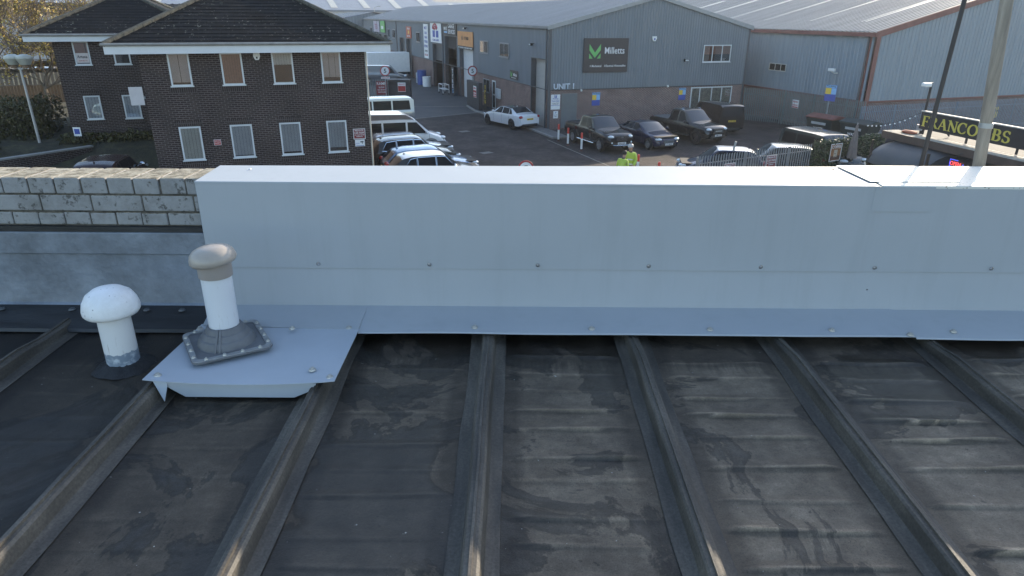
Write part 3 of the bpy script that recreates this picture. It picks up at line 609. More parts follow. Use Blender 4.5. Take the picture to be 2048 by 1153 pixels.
def pcp(label, loc, rz, w=.5, h=.43, group='private car park notices'):
    return sign('notice', label, loc, rz, w, h, DKRED, [('PRIVATE', w*.72, h*.15, 0, h*.32, WPRINT), ('CAR PARK', w*.84, h*.17, 0, h*.10, WPRINT), ('NO UNAUTHORISED', w*.82, h*.09, 0, -h*.10, WPRINT), ('PARKING', w*.5, h*.09, 0, -h*.25, WPRINT)], WPRINT, group, 'notice', .012)
pcp('dark red private car park notice on the office wall above the camera notice', O(-.45, -.008, 2.43), ANG)
sign('notice', 'small white camera surveillance notice under the red notice on the office wall', O(-.45, -.008, 2.05), ANG, .40, .28, WPRINT, [('CCTV', .14, .05, -.1, -.02, BLUEP)], cat='notice', t=.012, patches=[(.02, .15, .02, .07, BLKP), (.09, .11, -.04, .02, BLKP), (-.17, .17, -.12, -.10, BLUEP)])
sign('notice', 'small red and white notice between lower windows of the brick office', O(-6.0, -.008, 2.37), ANG, .26, .22, REDP, [('PRIVATE', .2, .04, 0, .05, WPRINT), ('PROPERTY', .2, .04, 0, -.03, WPRINT)], WPRINT, cat='notice', t=.012)
# ------------------------------------------------------------------ grey clad industrial unit, the long terrace
GCL = mat('grey_wall_sheet', (.165, .19, .215), .5, .1, .08, .5, stretch=(3, 3, .4)); GDK = mat('dark_grey_trim', (.085, .09, .098), .5, .1, .12, 2)
UBR = brick_mat('red_brown_brick', (.115, .055, .046), (.18, .09, .072), (.36, .32, .30), .225, .075, .013, .5, .4, .25)
GRF = mat('grey_roof_sheet', (.17, .18, .19), .42, .25, .14, .35, stretch=(.25, 2, 1))
WF, EV, BRK, RDG, LEN = 15.4, 6.5, 2.6, 8.35, 80.0
un = thing('industrial_unit', 'long grey clad industrial terrace with brick plinth and shallow pitched roof', 'building', M(0, 0), ANG)
slope = (RDG-EV)/(WF/2); top = lambda x: EV-.02+slope*min(x, WF-x)
mb = MB(); clad(mb, 'x', 0.12, WF-.1, BRK, top, [(11.64-.05, 14.0, 4.12, 5.32)], .2, .018, -.03); mb.build('front_cladding', GCL, un)
doorsY = [(.45, 2.95, 4.42), (16.75, 21.0, 4.45), (22.0, 26.4, 5.2), (27.6, 31.5, 4.3), (42.4, 45.2, 4.4), (46.3, 49.3, 4.4), (58, 61, 4.4), (62, 65.5, 4.4), (74, 77, 4.4)]
winsY = [(7.50, 9.62, 4.15, 5.2), (12.5, 14.7, 4.2, 5.2), (37.3, 39.2, 4.2, 5.3), (52, 54, 4.2, 5.3), (56, 57.6, 4.2, 5.3), (67, 69, 4.2, 5.3), (71, 73, 4.2, 5.3)]
holes = [(a, b, 0, z) for a, b, z in doorsY]
mb = MB(); clad(mb, 'y', 0.0, LEN, BRK, EV, holes, .25, .028, -.03); mb.build('side_cladding', GCL, un)
yy = -.0
for a, b, z in sorted(doorsY)+[(LEN, LEN, 0)]: MB().box(0, .3, yy, a, 0, BRK).build('side_plinth', UBR, un); yy = b
mb = MB(); mb.box(.302, 10.98, -.004, .3, 0, BRK-.002); mb.box(14.5, WF, -.004, .3, 0, BRK-.002); mb.box(10.98, 14.5, -.003, .3, 2.48, BRK-.003); mb.build('front_plinth', UBR, un)
MB().box(0.302, WF-.02, .302, LEN-.1, .05, EV-.3).build('inner_mass', mat('dark_room', (.015, .016, .018), .9), un) if False else None
mb = MB(); mb.prism([(WF, 0), (WF, EV), (WF-.02, EV), (WF-.02, 0)], 'y', 0.0, LEN); mb.prism([(0, 0), (WF, 0), (WF, EV), (WF/2, RDG), (0, EV)], 'y', LEN-.1, LEN); mb.build('rear_wall', GCL, un)
mb = MB(); ribroof(mb, -.12, LEN, (-.18, EV-.02), (WF/2, RDG+.02), .333, .022); mb.build('roof', GRF, un); mb = MB(); ribroof(mb, -.12, LEN, (WF+.18, EV-.02), (WF/2, RDG+.02), .333, .022); mb.build('roof', GRF, un)
mb = MB(); mb.box(-.30, -.16, -.15, LEN, EV-.16, EV-.03); mb.build('gutter', mat('grey_gutter_steel', (.20, .21, .22), .5, .2, .2, 1.2), un)
mb = MB(); h_ = .22
for s_ in (0, 1):
    f = (lambda x: x) if not s_ else (lambda x: WF-x)
    mb.prism([(f(-.2), EV-.02-h_), (f(-.2), EV+.035), (f(WF/2), RDG+.075), (f(WF/2), RDG+.075-h_)], 'y', -.17, -.125)
mb.build('verge_trim', mat('pale_verge', (.30, .31, .32), .4, .2, .1), un)
mb = MB(); mb.box(-.065, .12, -.075, -.034, 0.02, EV-.2); mb.box(-.065, -.033, -.034, .06, BRK, EV-.2); mb.box(WF-.1, WF+.04, -.06, -.03, 0, EV-.1); mb.box(.0, WF, -.06, -.012, BRK-.06, BRK); mb.box(-.065, -.012, .0, LEN, BRK-.05, BRK); mb.build('corner_trim', GDK, un)
mb = MB(); mb.tube([(-.10, .25, EV-.15), (-.10, .25, .05)], .05, 8)
for y in (26.9, 51, 66): mb.tube([(-.12, y, EV-.15), (-.12, y, .05)], .06, 8)
mb.build('downpipe', GDK, un)
RDOOR = mat('pale_roller_door', (.42, .41, .385), .5, .1, .07, 2, stretch=(1, 1, 4)); RDW = mat('white_roller_door', (.60, .61, .62), .45, 0, .06)
def rdoor(a, b, z, m, open_=0.0, inset=.30):
    r = MB(); n = 7; zb = z*open_
    for i in range(n):
        za, zz = zb+(z-zb)*i/n+.006, zb+(z-zb)*(i+1)/n; r.box(inset, inset+.04, a+.02, b-.02, za, zz-.006); r.box(inset+.012, inset+.03, a+.02, b-.02, zz-.006, zz+.006)
    d = r.build('roller_door', m, un)
    f = MB(); f.box(-.07, inset, a-.05, a, 0, z); f.box(-.07, inset, b, b+.05, 0, z); f.box(-.07, inset, a-.05, b+.05, z, z+.06); f.build('door_frame', GDK, d)
    if open_: MB().box(.36, 6, a, b, 0, .012).build('inner_floor', mat('dark_floor', (.05, .05, .05), .7), d)
    return d
MB().box(6.0, 6.1, 20, 33, 0, 6.2).build('inner_wall', mat('dark_room', (.015, .016, .018), .9), un)
for i, (a, b, z) in enumerate(doorsY): rdoor(a, b, z, (RDOOR, RDW, mat('shop_interior', (.03, .03, .032), .8), mat('dark_grey_trim', (.09, .09, .1), .5), GDK, GDK, GDK, GDK, GDK)[i], (0, 0, .78, .62, 0, 0, 0, 0, 0)[i])
# windows of the side wall live in a rotated frame (x runs toward the viewer, faces the yard)
sd = lambda y: -y
sf = bpy.data.objects.new('side_openings', None); COL.objects.link(sf); sf.parent = un; sf.rotation_euler.z = R(-90); sf.location = (-.065, 0, 0)
for y0, y1, z0, z1 in winsY:
    o = windowpart(un, -y1, -y0, z0, z1, 0, frame=mat('grey_window_frame', (.22, .23, .24), .4), fw=.09, mull=[-(y0+y1)/2], blind=(GREYB, .8, .3) if y0 < 20 else None); o.rotation_euler.z = R(-90); o.location = (-.065, 0, 0)
o = windowpart(un, -14.0, -12.3, 1.15, 2.22, 0, frame=mat('grey_window_frame', (.22, .23, .24), .4), fw=.07, mull=[-13.15], blind=(GREYB, 1, .25)); o.rotation_euler.z = R(-90); o.location = (-.006, 0, 0)
o = windowpart(un, -11.6, -10.75, .05, 2.25, 0, fw=.1, trans=[1.15], sill=False, name='door'); o.rotation_euler.z = R(-90); o.location = (-.006, 0, 0)
bpy.data.objects.remove(sf)
mb = MB(); mb.box(-.20, -.062, 9.3, 10.3, 1.0, 1.75); mb.build('meter_box', mat('pale_grey_box', (.5, .52, .53), .5), un, bevel=.02)
# front: window, glazed entrance, steel panel
windowpart(un, 11.64, 13.95, 4.14, 5.30, -.052, fw=.07, mull=[12.4, 13.2], blind=(BROWNB, .55, .2), lab=None)
ent = windowpart(un, 11.0, 14.48, .05, 2.47, .02, fw=.08, mull=[11.75, 12.75, 13.6], trans=[.35], sill=False, name='entrance_doors', blind=(mat('lobby_curtain', (.36, .32, .26), .8, 0, .3, 4), .75, .3))
MB().box(.95, 2.1, -.03, -.006, .1, 2.32).build('steel_door', mat('grey_steel_door', (.16, .17, .175), .5, .1, .08), un, bevel=.006)
lettering('UNIT 1', 1.46, .36, 1.07, 2.79, mat('unit_letter', (.62, .68, .76), .4), un, y=-.055, bold=.03, depth=.03)
SGN = mat('sign_brown_grey', (.050, .043, .046), .45, 0, .06)
ms = sign('sign', 'large dark brown sign with green logo and white lettering high on the grey gable', M(0, 0)+(M(4.03, -.06, 4.70)-M(0, 0)), ANG, 3.28, 2.14, SGN, [('Milletts', 1.46, .42, .62, .30, WPRINT), ('Mechanical', .70, .14, -.67, -.66, WPRINT), ('Electrical', .55, .14, .28, -.66, WPRINT), ('Renewables', .76, .14, 1.11, -.66, WPRINT)], t=.07)
def logo(parent, cx, cz, s, y):
    mb = MB()
    for pl_ in ([(-.42, .50), (0, -.05), (.42, .50), (.42, .10), (0, -.38), (-.42, .10)], [(-.42, -.10), (-.42, -.42), (-.16, -.42)], [(.42, -.10), (.42, -.42), (.16, -.42)]):
        if len(pl_) == 6:
            P = pl_; mb.prism([P[0], P[1], P[4], P[5]], 'y', y-.012, y); mb.prism([P[1], P[2], P[3], P[4]], 'y', y-.012, y)
        else: mb.prism(pl_, 'y', y-.012, y)
    mb.v = [Vector((v.x*s+cx, v.y, v.z*s+cz)) for v in mb.v]; mb.build('logo', GREENP, parent)
logo(ms, -.83, .22, .98, -.073)
mb = MB()
for cx in (-1.12, -.06, .66): mb.prism([(cx-.05, -.60), (cx-.02, -.60), (cx+.03, -.66), (cx-.02, -.72), (cx-.05, -.72), (cx, -.66)], 'y', -.085, -.073)
mb.build('arrow', WPRINT, ms)
ss = sign('sign', 'small dark sign with green logo beside the first roller door of the grey unit', M(-.075, 6.35, 3.05), ANG-R(90), 1.7, .62, SGN, [('Milletts', .75, .2, .3, .02, WPRINT), ('Mechanical Electrical', .9, .05, 0, -.2, WPRINT)]); logo(ss, -.5, .02, .42, -.033)
r_ = thing('alarm_box', 'white and blue alarm box high on the grey gable', 'alarm box', M(7.62, -.05, 5.72), ANG); MB().prism([(-.16, .15), (.16, .15), (.17, -.02), (.08, -.16), (-.08, -.16), (-.17, -.02)], 'y', -.1, 0).build('case', WHITE, r_, bevel=.01); MB().box(-.05, .05, -.106, -.099, -.09, .03).build('badge', BLUEP, r_)
def flood(label, loc, rz):
    r = thing('floodlight', label, 'floodlight', loc, rz, 'wall floodlights'); MB().box(-.16, .16, -.34, -.16, -.1, .06).build('housing', BLKP, r, bevel=.02); MB().box(-.13, .13, -.346, -.339, -.07, .03).build('lens', LAMPG, r); MB().tube([(0, -.18, -.02), (0, 0, .05)], .025, 6).build('arm', BLKP, r)
flood('black floodlight on the gable under the alarm box', M(10.17, -.06, 4.33), ANG); flood('black floodlight above the first roller door', M(-.06, 2.5, 5.33), ANG-R(90)); flood('black floodlight above the orange sign', M(-.06, 18.5, 6.05), ANG-R(90))
for lab, x, z in (('small white camera at the end of the UNIT 1 letters', 2.35, 2.52), ('small white camera above the second blue poster', 9.0, 2.62)):
    r_ = thing('camera_unit', lab, 'camera', M(x, -.03, z), ANG, 'small wall cameras'); MB().ball((0, -.07, -.03), .07, 12).build('dome', WHITE, r_); MB().box(-.05, .05, -.09, 0, 0, .05).build('mount', WHITE, r_)
PBLUE = mat('poster_blue', (.10, .26, .55), .5, 0, .1); PBL2 = mat('poster_light_blue', (.25, .48, .75), .5, 0, .1)
def poster(label, loc, rz, s=1):
    return sign('parking_sign', label, loc, rz, .60*s, .86*s, mark('poster_dark_blue', (.06, .09, .36)), [('Parking', .5*s, .10*s, 0, .36*s, BLKP)], None, 'blue and yellow parking signs', t=.015, patches=[(-.29*s, .29*s, .29*s, .42*s, PBL2), (-.29*s, .02*s, -.06*s, .27*s, YELP), (.03*s, .29*s, -.06*s, .27*s, PBL2)])
poster('blue and yellow parking sign on brick behind the first pickup and blue saloon', M(3.5, -.02, 1.90), ANG); poster('blue and yellow parking sign left of the glazed entrance doors', M(10.28, -.02, 2.04), ANG, .95)
sign('parking_sign', 'tall white parking terms sign at the brick corner under UNIT 1', M(.52, -.02, 1.80), ANG, .66, .96, WPRINT, [('P', .12, .16, 0, .38, WPRINT), ('Parking', .38, .10, 0, .21, BLUEP), ('Terms Apply', .54, .10, 0, .06, BLUEP), ('see notice for details', .46, .05, 0, -.06, BLKP), ('patrolled area', .4, .05, 0, -.14, BLKP)], t=.02, patches=[(-.09, .09, .28, .46, BLUEP), (-.33, .33, -.22, -.2, BLUEP)])
sign('parking_sign', 'smaller white notice under the tall white parking sign', M(.56, -.02, .98), ANG, .34, .48, WPRINT, [('P', .08, .1, 0, .13, BLUEP), ('permit', .2, .05, 0, -.02, BLKP), ('holders', .2, .05, 0, -.1, BLKP)], t=.02)
S90 = ANG-R(90)
OR = mat('orange_sign', (.62, .26, .08), .5, 0, .12, 1.5)
r_ = sign('sign', 'orange and pink shop sign with black emblem over the second roller door', M(-.11, 18.9, 5.15), S90, 4.8, 1.22, OR, [('UTTRBD', 1.5, .26, .45, .05, BLKP)], t=.05)
MB().lathe([(.36, 0), (.36, .012), (.27, .012), (.27, 0)], (-.85, -.052, .05), 24, axis='y').build('emblem', BLKP, r_); MB().prism([(-.95, -.1), (-.75, -.1), (-.72, .12), (-.85, .26), (-.98, .12)], 'y', -.068, -.053).build('emblem', BLKP, r_)
sign('sign', 'dark strip of white lettering under the orange shop sign', M(-.10, 18.9, 4.40), S90, 4.8, .24, BLKP, [('MOT  SERVICING  TYRES  BRAKES  REPAIRS', 4.4, .12, 0, 0, WPRINT)], t=.04)
r_ = sign('sign', 'black garage services sign with white lettering above an open workshop door', M(-.11, 24.2, 5.90), S90, 5.0, 1.16, BLKP, [('GARAGE', 2.2, .38, .75, .24, WPRINT), ('SERVICES', 2.4, .38, .80, -.26, WPRINT), ('MVS', 1.2, .32, -1.35, .0, WPRINT)], t=.05, patches=[(-1.95, -.75, -.40, -.24, PBL2)])
r_ = sign('sign', 'big white sign with red arcs and blue blocks beside the garage services sign', M(-.11, 29.6, 5.40), S90, 4.5, 1.85, WPRINT, [('CAR CARE', 2.6, .2, 0, -.68, BLUEP)], t=.05, patches=[(-1.3, -.25, -.42, .22, BLUEP), (.15, 1.15, -.42, .22, BLUEP)])
mb = MB()
for rr_, c0 in ((.95, 0), (.65, .1), (.38, .2)):
    mb.tube([(c0-.2+rr_*math.cos(a)*1.1, -.06, .22+rr_*.66*math.sin(a)) for a in [R(20+12*k) for k in range(13)]], .07, 6)
mb.build('arcs', mat('arc_red', (.42, .05, .07), .5), r_)
sign('banner', 'tall narrow white banner with blue vertical lettering beside the big white sign', M(-.11, 34.2, 4.45), S90, 2.1, 3.5, WPRINT, [('MOT', 1.2, .28, 0, 1.35, BLUEP), ('CAR', 1.1, .26, 0, .85, BLUEP), ('VAN', 1.2, .26, 0, .40, BLUEP), ('TYRES', 1.5, .26, 0, -.05, BLUEP), ('REPAIR', 1.6, .26, 0, -.5, BLUEP), ('OPEN', 1.2, .2, 0, -1.0, BLKP), ('CALL IN', 1.4, .2, 0, -1.4, REDP)], t=.02, cat='banner')
sign('sign', 'orange red shop sign further along the grey terrace', M(-.11, 43.1, 5.15), S90, 2.8, 1.3, mat('orange_red', (.48, .10, .05), .5, 0, .15), [('SHIELD', 1.5, .2, 0, .42, WPRINT), ('MOTORS', 1.6, .2, 0, -.42, WPRINT)], t=.05, patches=[(-.3, .3, -.15, .2, YELP)])
sign('sign', 'pale and purple sign beside the lime green sign on the far terrace', M(-.11, 66.5, 5.45), S90, 5.0, 1.5, mat('pale_purple', (.45, .42, .50), .5, 0, .2), [('TED', 2.4, .7, 0, 0, mark('maroon', (.3, .06, .12)))], t=.05)
sign('sign', 'lime green hanging sign on the far end of the grey terrace', M(-.2, 60.5, 5.5), S90, 3.4, 1.5, GREENP, t=.1, patches=[(-.8, .8, -.3, .1, WPRINT)])
un2 = thing('industrial_unit', 'lower grey clad block beyond the far end of the long terrace', 'building', M(-4.6, LEN+.6), ANG)
mb = MB(); clad(mb, 'y', 0, 34, 0, 6.3, [], .5, .04); clad(mb, 'x', 0, 12, 0, lambda x: 6.3+.18*min(x, 12-x), [], .5, .04); mb.build('wall', GCL, un2)
mb = MB(); ribroof(mb, -.1, 34, (-.2, 6.3), (6.5, 7.5), .5, .03); ribroof(mb, -.1, 34, (13, 6.3), (6.5, 7.5), .5, .03); mb.build('roof', GRF, un2)
for y in (6, 14, 22): MB().box(-.06, -.0, y, y+1.4, 4.2, 5.3).build('window', OFFW, un2)
MB().box(-.1, -.04, 26, 31, 4.6, 6.0).build('fascia_sign', mat('pale_purple', (.45, .42, .5), .5), un2)
# ------------------------------------------------------------------ pale blue-grey warehouse with red trim
WCL = mat('pale_blue_grey_sheet', (.24, .285, .325), .5, .1, .10, .7, stretch=(4, 4, .3)); RTR = mat('faded_red_trim', (.19, .075, .062), .55, 0, .2, 2)
WRF = mat('weathered_roof_sheet', (.25, .245, .235), .42, .2, .16, .6, stretch=(.2, 2, 1))
wh = thing('warehouse', 'pale blue grey warehouse with faded red trim and ribbed roof', 'building', W(0, 0), ANG)
WW, WE, WB, WL = 24.0, 6.26, 2.15, 40.0; ws = 1.96/7.93; wtop = lambda x: WE-.02+ws*min(x, WW-x)
mb = MB(); clad(mb, 'x', .15, WW, WB, wtop, [], .3, .03, -.03); mb.build('gable_cladding', WCL, wh)
mb = MB(); clad(mb, 'y', .15, WL, WB, WE, [], .3, .03, -.03); mb.build('side_cladding', WCL, wh)
mb = MB(); mb.box(0, WW, 0, .3, 0, WB); mb.box(0.001, .3, .3, WL, 0, WB-.002); mb.box(WW-.3, WW, .3, WL, 0, WE-.1); mb.build('plinth', UBR, wh)
for e, nm in (((-.2, WE), 'roof'), ((WW+.2, WE), 'roof')):
    mb = MB(); ribroof(mb, -.1, WL, e, (WW/2, WE+ws*WW/2), .36, .075); mb.build(nm, WRF, wh)
LITE = mat('rooflight_sheet', (.44, .41, .33), .4, 0, .12, 2)
for y in (3.1, 8.0, 13.0, 18.0, 23.0, 28.0):
    mb = MB(); s_ = lambda x: WE+.085+ws*x; mb.quad((2.2, y, s_(2.2)), (2.2, y+.55, s_(2.2)), (9.2, y+.55, s_(9.2)), (9.2, y, s_(9.2))); mb.build('rooflight', LITE, wh)
mb = MB(); mb.prism([(-.22, WE-.30), (-.22, WE+.08), (WW/2, WE+.09+ws*(WW/2+.2)), (WW/2, WE-.26+ws*(WW/2+.2))], 'y', -.17, -.11); mb.box(-.36, -.2, -.15, WL, WE-.22, WE+.02); mb.box(-.09, -.03, .33, .62, .2, WE-.2); mb.box(-.09, .22, -.09, -.03, .2, WE-.24); mb.box(.0, WW, -.075, -.03, WB-.06, WB+.05); mb.box(-.075, -.03, .62, WL, WB-.06, WB+.05); mb.build('red_trim', RTR, wh)
mb = MB(); mb.tube([(-.14, .48, WE-.2), (-.14, .48, .1)], .055, 8); mb.build('downpipe', GDK, wh)
o = windowpart(wh, -9.25, -7.45, 3.45, 3.98, 0, frame=mat('pale_window', (.5, .5, .48), .5), fw=.05, mull=[-8.6, -8.0], blind=(mat('added_glow_blind', (.75, .70, .60), .7, 0, .3, 9, emit=.28), 1, .2), sill=False); o.rotation_euler.z = R(-90); o.location = (-.065, 0, 0)  # blind's glow is added to brighten the window, no lamp behind it
r_ = thing('security_camera', 'white bullet camera fixed to the side of the red trimmed warehouse', 'camera', W(-.06, 2.6, 3.92), S90); MB().box(-.28, .26, -.62, -.42, -.09, .11).build('housing', WHITE, r_, bevel=.04); MB().tube([(0, 0, -.2), (0, -.25, -.2), (0, -.5, -.1)], .04, 8).build('bracket', WHITE, r_); MB().lathe([(.07, 0), (.07, -.02), (0, -.02)], (-.29, -.52, 0), 12, axis='x').build('lens', BLKP, r_)
# small gabled block beyond, between the two
sg = thing('industrial_unit', 'small gabled unit with red verge showing over the warehouse roof', 'building', W(-2.5, 62), ANG)
mb = MB(); clad(mb, 'x', 0, 8, 0, lambda x: 6.5+.3*min(x, 8-x), [], .5, .03); clad(mb, 'y', 0, 20, 0, 6.5, [], .5, .03); mb.build('wall', WCL, sg)
mb = MB(); ribroof(mb, -.1, 20, (-.2, 6.5), (4, 7.75), .5, .04); ribroof(mb, -.1, 20, (8.2, 6.5), (4, 7.75), .5, .04); mb.build('roof', WRF, sg)
mb = MB()
for f in (lambda x: x, lambda x: 8-x): mb.prism([(f(-.3), 6.3), (f(-.3), 6.62), (f(4), 7.92), (f(4), 7.6)], 'y', -.2, -.11)
mb.build('red_verge', RTR, sg)
# ------------------------------------------------------------------ vehicles
def paint(name, col, flake=.0, rough=.28):
    return mat('paint_'+name, col, .2, flake, .03, 2, coat=.6, spec=.3)
def lerpl(tab, x):
    if x <= tab[0][0]: return tab[0][1]
    for (a, va), (b, vb) in zip(tab, tab[1:]):
        if x <= b: return va+(vb-va)*(x-a)/(b-a) if b > a else vb
    return tab[-1][1]
def smooth(tab, k):
    def f(x):
        s = 0
        for i in range(-3, 4): s += lerpl(tab, x+i*k/3)*(1, 3, 5, 6, 5, 3, 1)[i+3]
        return s/24
    return f
WHEELS = {}
def wheel(parent, x, y, r, w, rimm, side):
    key = (r, w, rimm.name)
    if key not in WHEELS:
        t = MB().lathe([(r*.62, w/2-.005), (r*.72, w/2), (r*.93, w/2-.012), (r, w/2-.05), (r, -w/2+.05), (r*.93, -w/2+.012), (r*.7, -w/2), (r*.62, -w/2)], n=28, axis='y').build('tyre', BLACK)
        q = MB(); q.lathe([(r*.64, w/2-.01), (r*.60, w/2-.012), (r*.58, w/2-.05), (r*.58, -w/2+.02), (0, -w/2+.03)], n=28, axis='y'); q.lathe([(r*.14, w/2-.012), (0, w/2-.006)], n=12, axis='y'); q.lathe([(r*.14, w/2-.04), (r*.14, w/2-.012)], n=12, axis='y')
        for k in range(5):
            for da in (-.13, .13):
                a = 2*math.pi*k/5+da; c, s = math.cos(a), math.sin(a); p = lambda u, v: (c*u-s*v, s*u+c*v)
                A = [p(r*.1, -.022), p(r*.1, .022), p(r*.6, .016), p(r*.6, -.016)]; q.prism([(u, v) for u, v in A], 'y', w/2-.045, w/2-.018)
        WHEELS[key] = (t, q.build('rim', rimm)); t, q_ = WHEELS[key]; fresh = True
    else:
        t, q_ = WHEELS[key]; t = t.copy(); q_ = q_.copy(); COL.objects.link(t); COL.objects.link(q_)
    e = bpy.data.objects.new('wheel', None); COL.objects.link(e); e.parent = parent; e.location = (x, y, r); e.rotation_euler.z = 0 if side > 0 else math.pi
    t.parent = e; q_.parent = e; return e
RIMS = mat('alloy_rim', (.42, .43, .45), .3, .7, .1); RIMD = mat('dark_rim', (.04, .04, .045), .35, .4, .1)
def car(label, cat, loc, rz, p, body, roofm=None, rim=None, group=None, name='parked_car', plate=None, ylw=False, lower=None, trim=None, bed=False, rails=False, hub=None):
    L, Wd = p['L'], p['W']; hw = Wd/2; r = p['r']; zsill = p.get('sill', .26)
    root = thing(name, label, cat, loc, rz, group)
    zt, zb = smooth(p['zt'], p.get('sm', .13)), smooth(p['zb'], .15); wp = smooth(p.get('wp') or [(-L/2, .82), (-L/2+.12, .92), (-L/2+.45, .985), (0, 1), (L/2-.75, .98), (L/2-.25, .88), (L/2, .66)], .06); we = smooth(p['we'], .13)
    axles = p['ax']; Ra = r+.055; cr = p.get('crown', .05)
    xs = set([-L/2+L*i/58 for i in range(59)])
    for xa in axles:
        for k in range(13): xs.add(xa+Ra*math.cos(math.pi*k/12))
    for k in (.015, .04, .08): xs.add(-L/2+k); xs.add(L/2-k)
    xs = sorted(xs)
    def zs(x):
        z = zsill
        e = min(x+L/2, L/2-x); z += .10*max(0, 1-e/.35)**2
        for xa in axles:
            d = abs(x-xa)
            if d < Ra-1e-4: z = max(z, r+math.sqrt(Ra*Ra-d*d))
        return z
    LT = (0, .18, .4, .62, .82, .94, 1); TT = (.25, .5, .75, 1)
    def sec(x):
        w = hw*wp(x); b = zb(x); t = max(zt(x), b+.01); s = min(zs(x), b-.05); out = []
        for k in LT:
            z = s+(b-s)*k; q = (z-zsill)/(b-zsill); out.append((w*(1-.06*(1-q)**2-.05*q**4), z))
        ze = max(t-cr, b+.006); e = w*we(x)
        for k in (.33, .67, 1): out.append((w*.95+(e-w*.95)*k, b+(ze-b)*k))
        for k in TT: out.append((e*(1-k)**1.0 if k < 1 else 0, ze+(t-ze)*(1-(1-k)**2.2)))
        return out
    def surf_side(x, z):
        w = hw*wp(x); b = zb(x); t = max(zt(x), b+.01); ze = max(t-cr, b+.006); e = w*we(x)
        if z <= b: q = (z-zsill)/(b-zsill); return w*(1-.06*(1-q)**2-.05*q**4)
        k = min(1, (z-b)/(ze-b)); return w*.95+(e-w*.95)*k
    def surf_top(x, y):
        w = hw*wp(x); b = zb(x); t = max(zt(x), b+.01); ze = max(t-cr, b+.006); e = w*we(x); k = 1-min(1, abs(y)/e); return ze+(t-ze)*(1-(1-k)**2.2)
    mb = MB(); n = len(sec(0)); vs = []
    for x in xs:
        s = sec(x); vs += [(x, -y, z) for y, z in s]+[(x, y, z) for y, z in s[-2::-1]]
    m = 2*n-1; fs = [(i*m+k, (i+1)*m+k, (i+1)*m+k+1, i*m+k+1) for i in range(len(xs)-1) for k in range(m-1)]
    roofx = p['roof']; o0 = len(mb.v); mb.add(vs, fs, 0, True)
    ri = len(LT)+2
    if roofm or lower:
        for fi in range(len(mb.f)):
            i, k = divmod(fi, m-1); x = (xs[i]+xs[i+1])/2
            if roofm and roofx[0] < x < roofx[1] and ri <= k < m-1-ri: mb.m[fi] = 1
            if lower and (k < 2 or k >= m-3): mb.m[fi] = 2
    mb.f.append(list(range(m))); mb.m.append(0); mb.sm.append(False); mb.f.append(list(range((len(xs)-1)*m, len(xs)*m))[::-1]); mb.m.append(0); mb.sm.append(False)
    mb.build('body', [body, roofm or body, lower or body], root, sharp=38)
    MB().box(-L/2+.15, L/2-.15, -hw*.78, hw*.78, zsill-.04, min(zb(0), .8)).build('underbody', BLACK, root)
    def side_patch(nm, polys, mt, off=.007, res=(8, 4), both=True, par=None):
        for s in ((1, -1) if both else (-1,)):
            q = MB()
            for (xa, za), (xb, zb_), (xc, zc), (xd, zd) in polys:
                vv = []
                for j in range(res[1]+1):
                    for i in range(res[0]+1):
                        u, v = i/res[0], j/res[1]; x = (xa+(xb-xa)*u)*(1-v)+(xd+(xc-xd)*u)*v; z = (za+(zb_-za)*u)*(1-v)+(zd+(zc-zd)*u)*v
                        vv.append((x, s*(surf_side(x, z)+off), z))
                a = res[0]+1; q.add(vv, [(j*a+i, j*a+i+1, (j+1)*a+i+1, (j+1)*a+i) for j in range(res[1]) for i in range(res[0])], 0, True)
            q.build(nm, mt, par or root)
    def top_patch(nm, xa, xb, ka, kb, mt, off=.008, nxx=8, nyy=10):
        q = MB(); vv = []
        for j in range(nxx+1):
            x = xa+(xb-xa)*j/nxx; w = hw*wp(x)*we(x); kk = ka+(kb-ka)*j/nxx
            for i in range(nyy+1): y = w*kk*(2*i/nyy-1); vv.append((x, y, surf_top(x, y)+off))
        a = nyy+1; q.add(vv, [(j*a+i, j*a+i+1, (j+1)*a+i+1, (j+1)*a+i) for j in range(nxx) for i in range(nyy)], 0, True)
        o = q.build(nm, mt, root); return o
    if trim:
        for q in p['win']:
            cx = sum(a for a, _ in q)/4; cz = sum(b for _, b in q)/4; side_patch('window_trim', [[(cx+(a-cx)*1.05, cz+(b-cz)*1.16) for a, b in q]], trim, .004)
    for q in p['win']: side_patch('side_window', [q], CARGLASS)
    top_patch('windscreen', *p['ws'], .90, .93, SCREENGLASS)
    if p.get('rw'): top_patch('rear_window', *p['rw'], .86, .86, SCREENGLASS)
    if p.get('vrw'):
        z0, z1, w_ = p['vrw']; q = MB(); q.prism([(-w_, z0), (w_, z0), (w_*.93, z1), (-w_*.93, z1)], 'x', -L/2-.012, -L/2+.02); q.build('rear_window', SCREENGLASS, root, bevel=.004)
    for xa in p.get('seam', ()):
        side_patch('door_seam', [[(xa-.007, zsill+.1), (xa+.007, zsill+.1), (xa+.007, zb(xa)-.01), (xa-.007, zb(xa)-.01)]], BLKP, .003, (1, 6))
    for xa in p.get('hand', ()):
        for s in (1, -1): MB().box(-.09, .09, -.012, .012, -.014, .014).build('door_handle', CHROME if trim else body, root, (xa, s*(surf_side(xa, zb(xa)-.09)+.012), zb(xa)-.09), bevel=.005)
    for xa in axles:
        for s in (1, -1): wheel(root, xa, s*(hw-.11-p.get('inset', 0)), r, .22, rim or RIMS, s)
    hz, tz = p['hz'], p['tz']
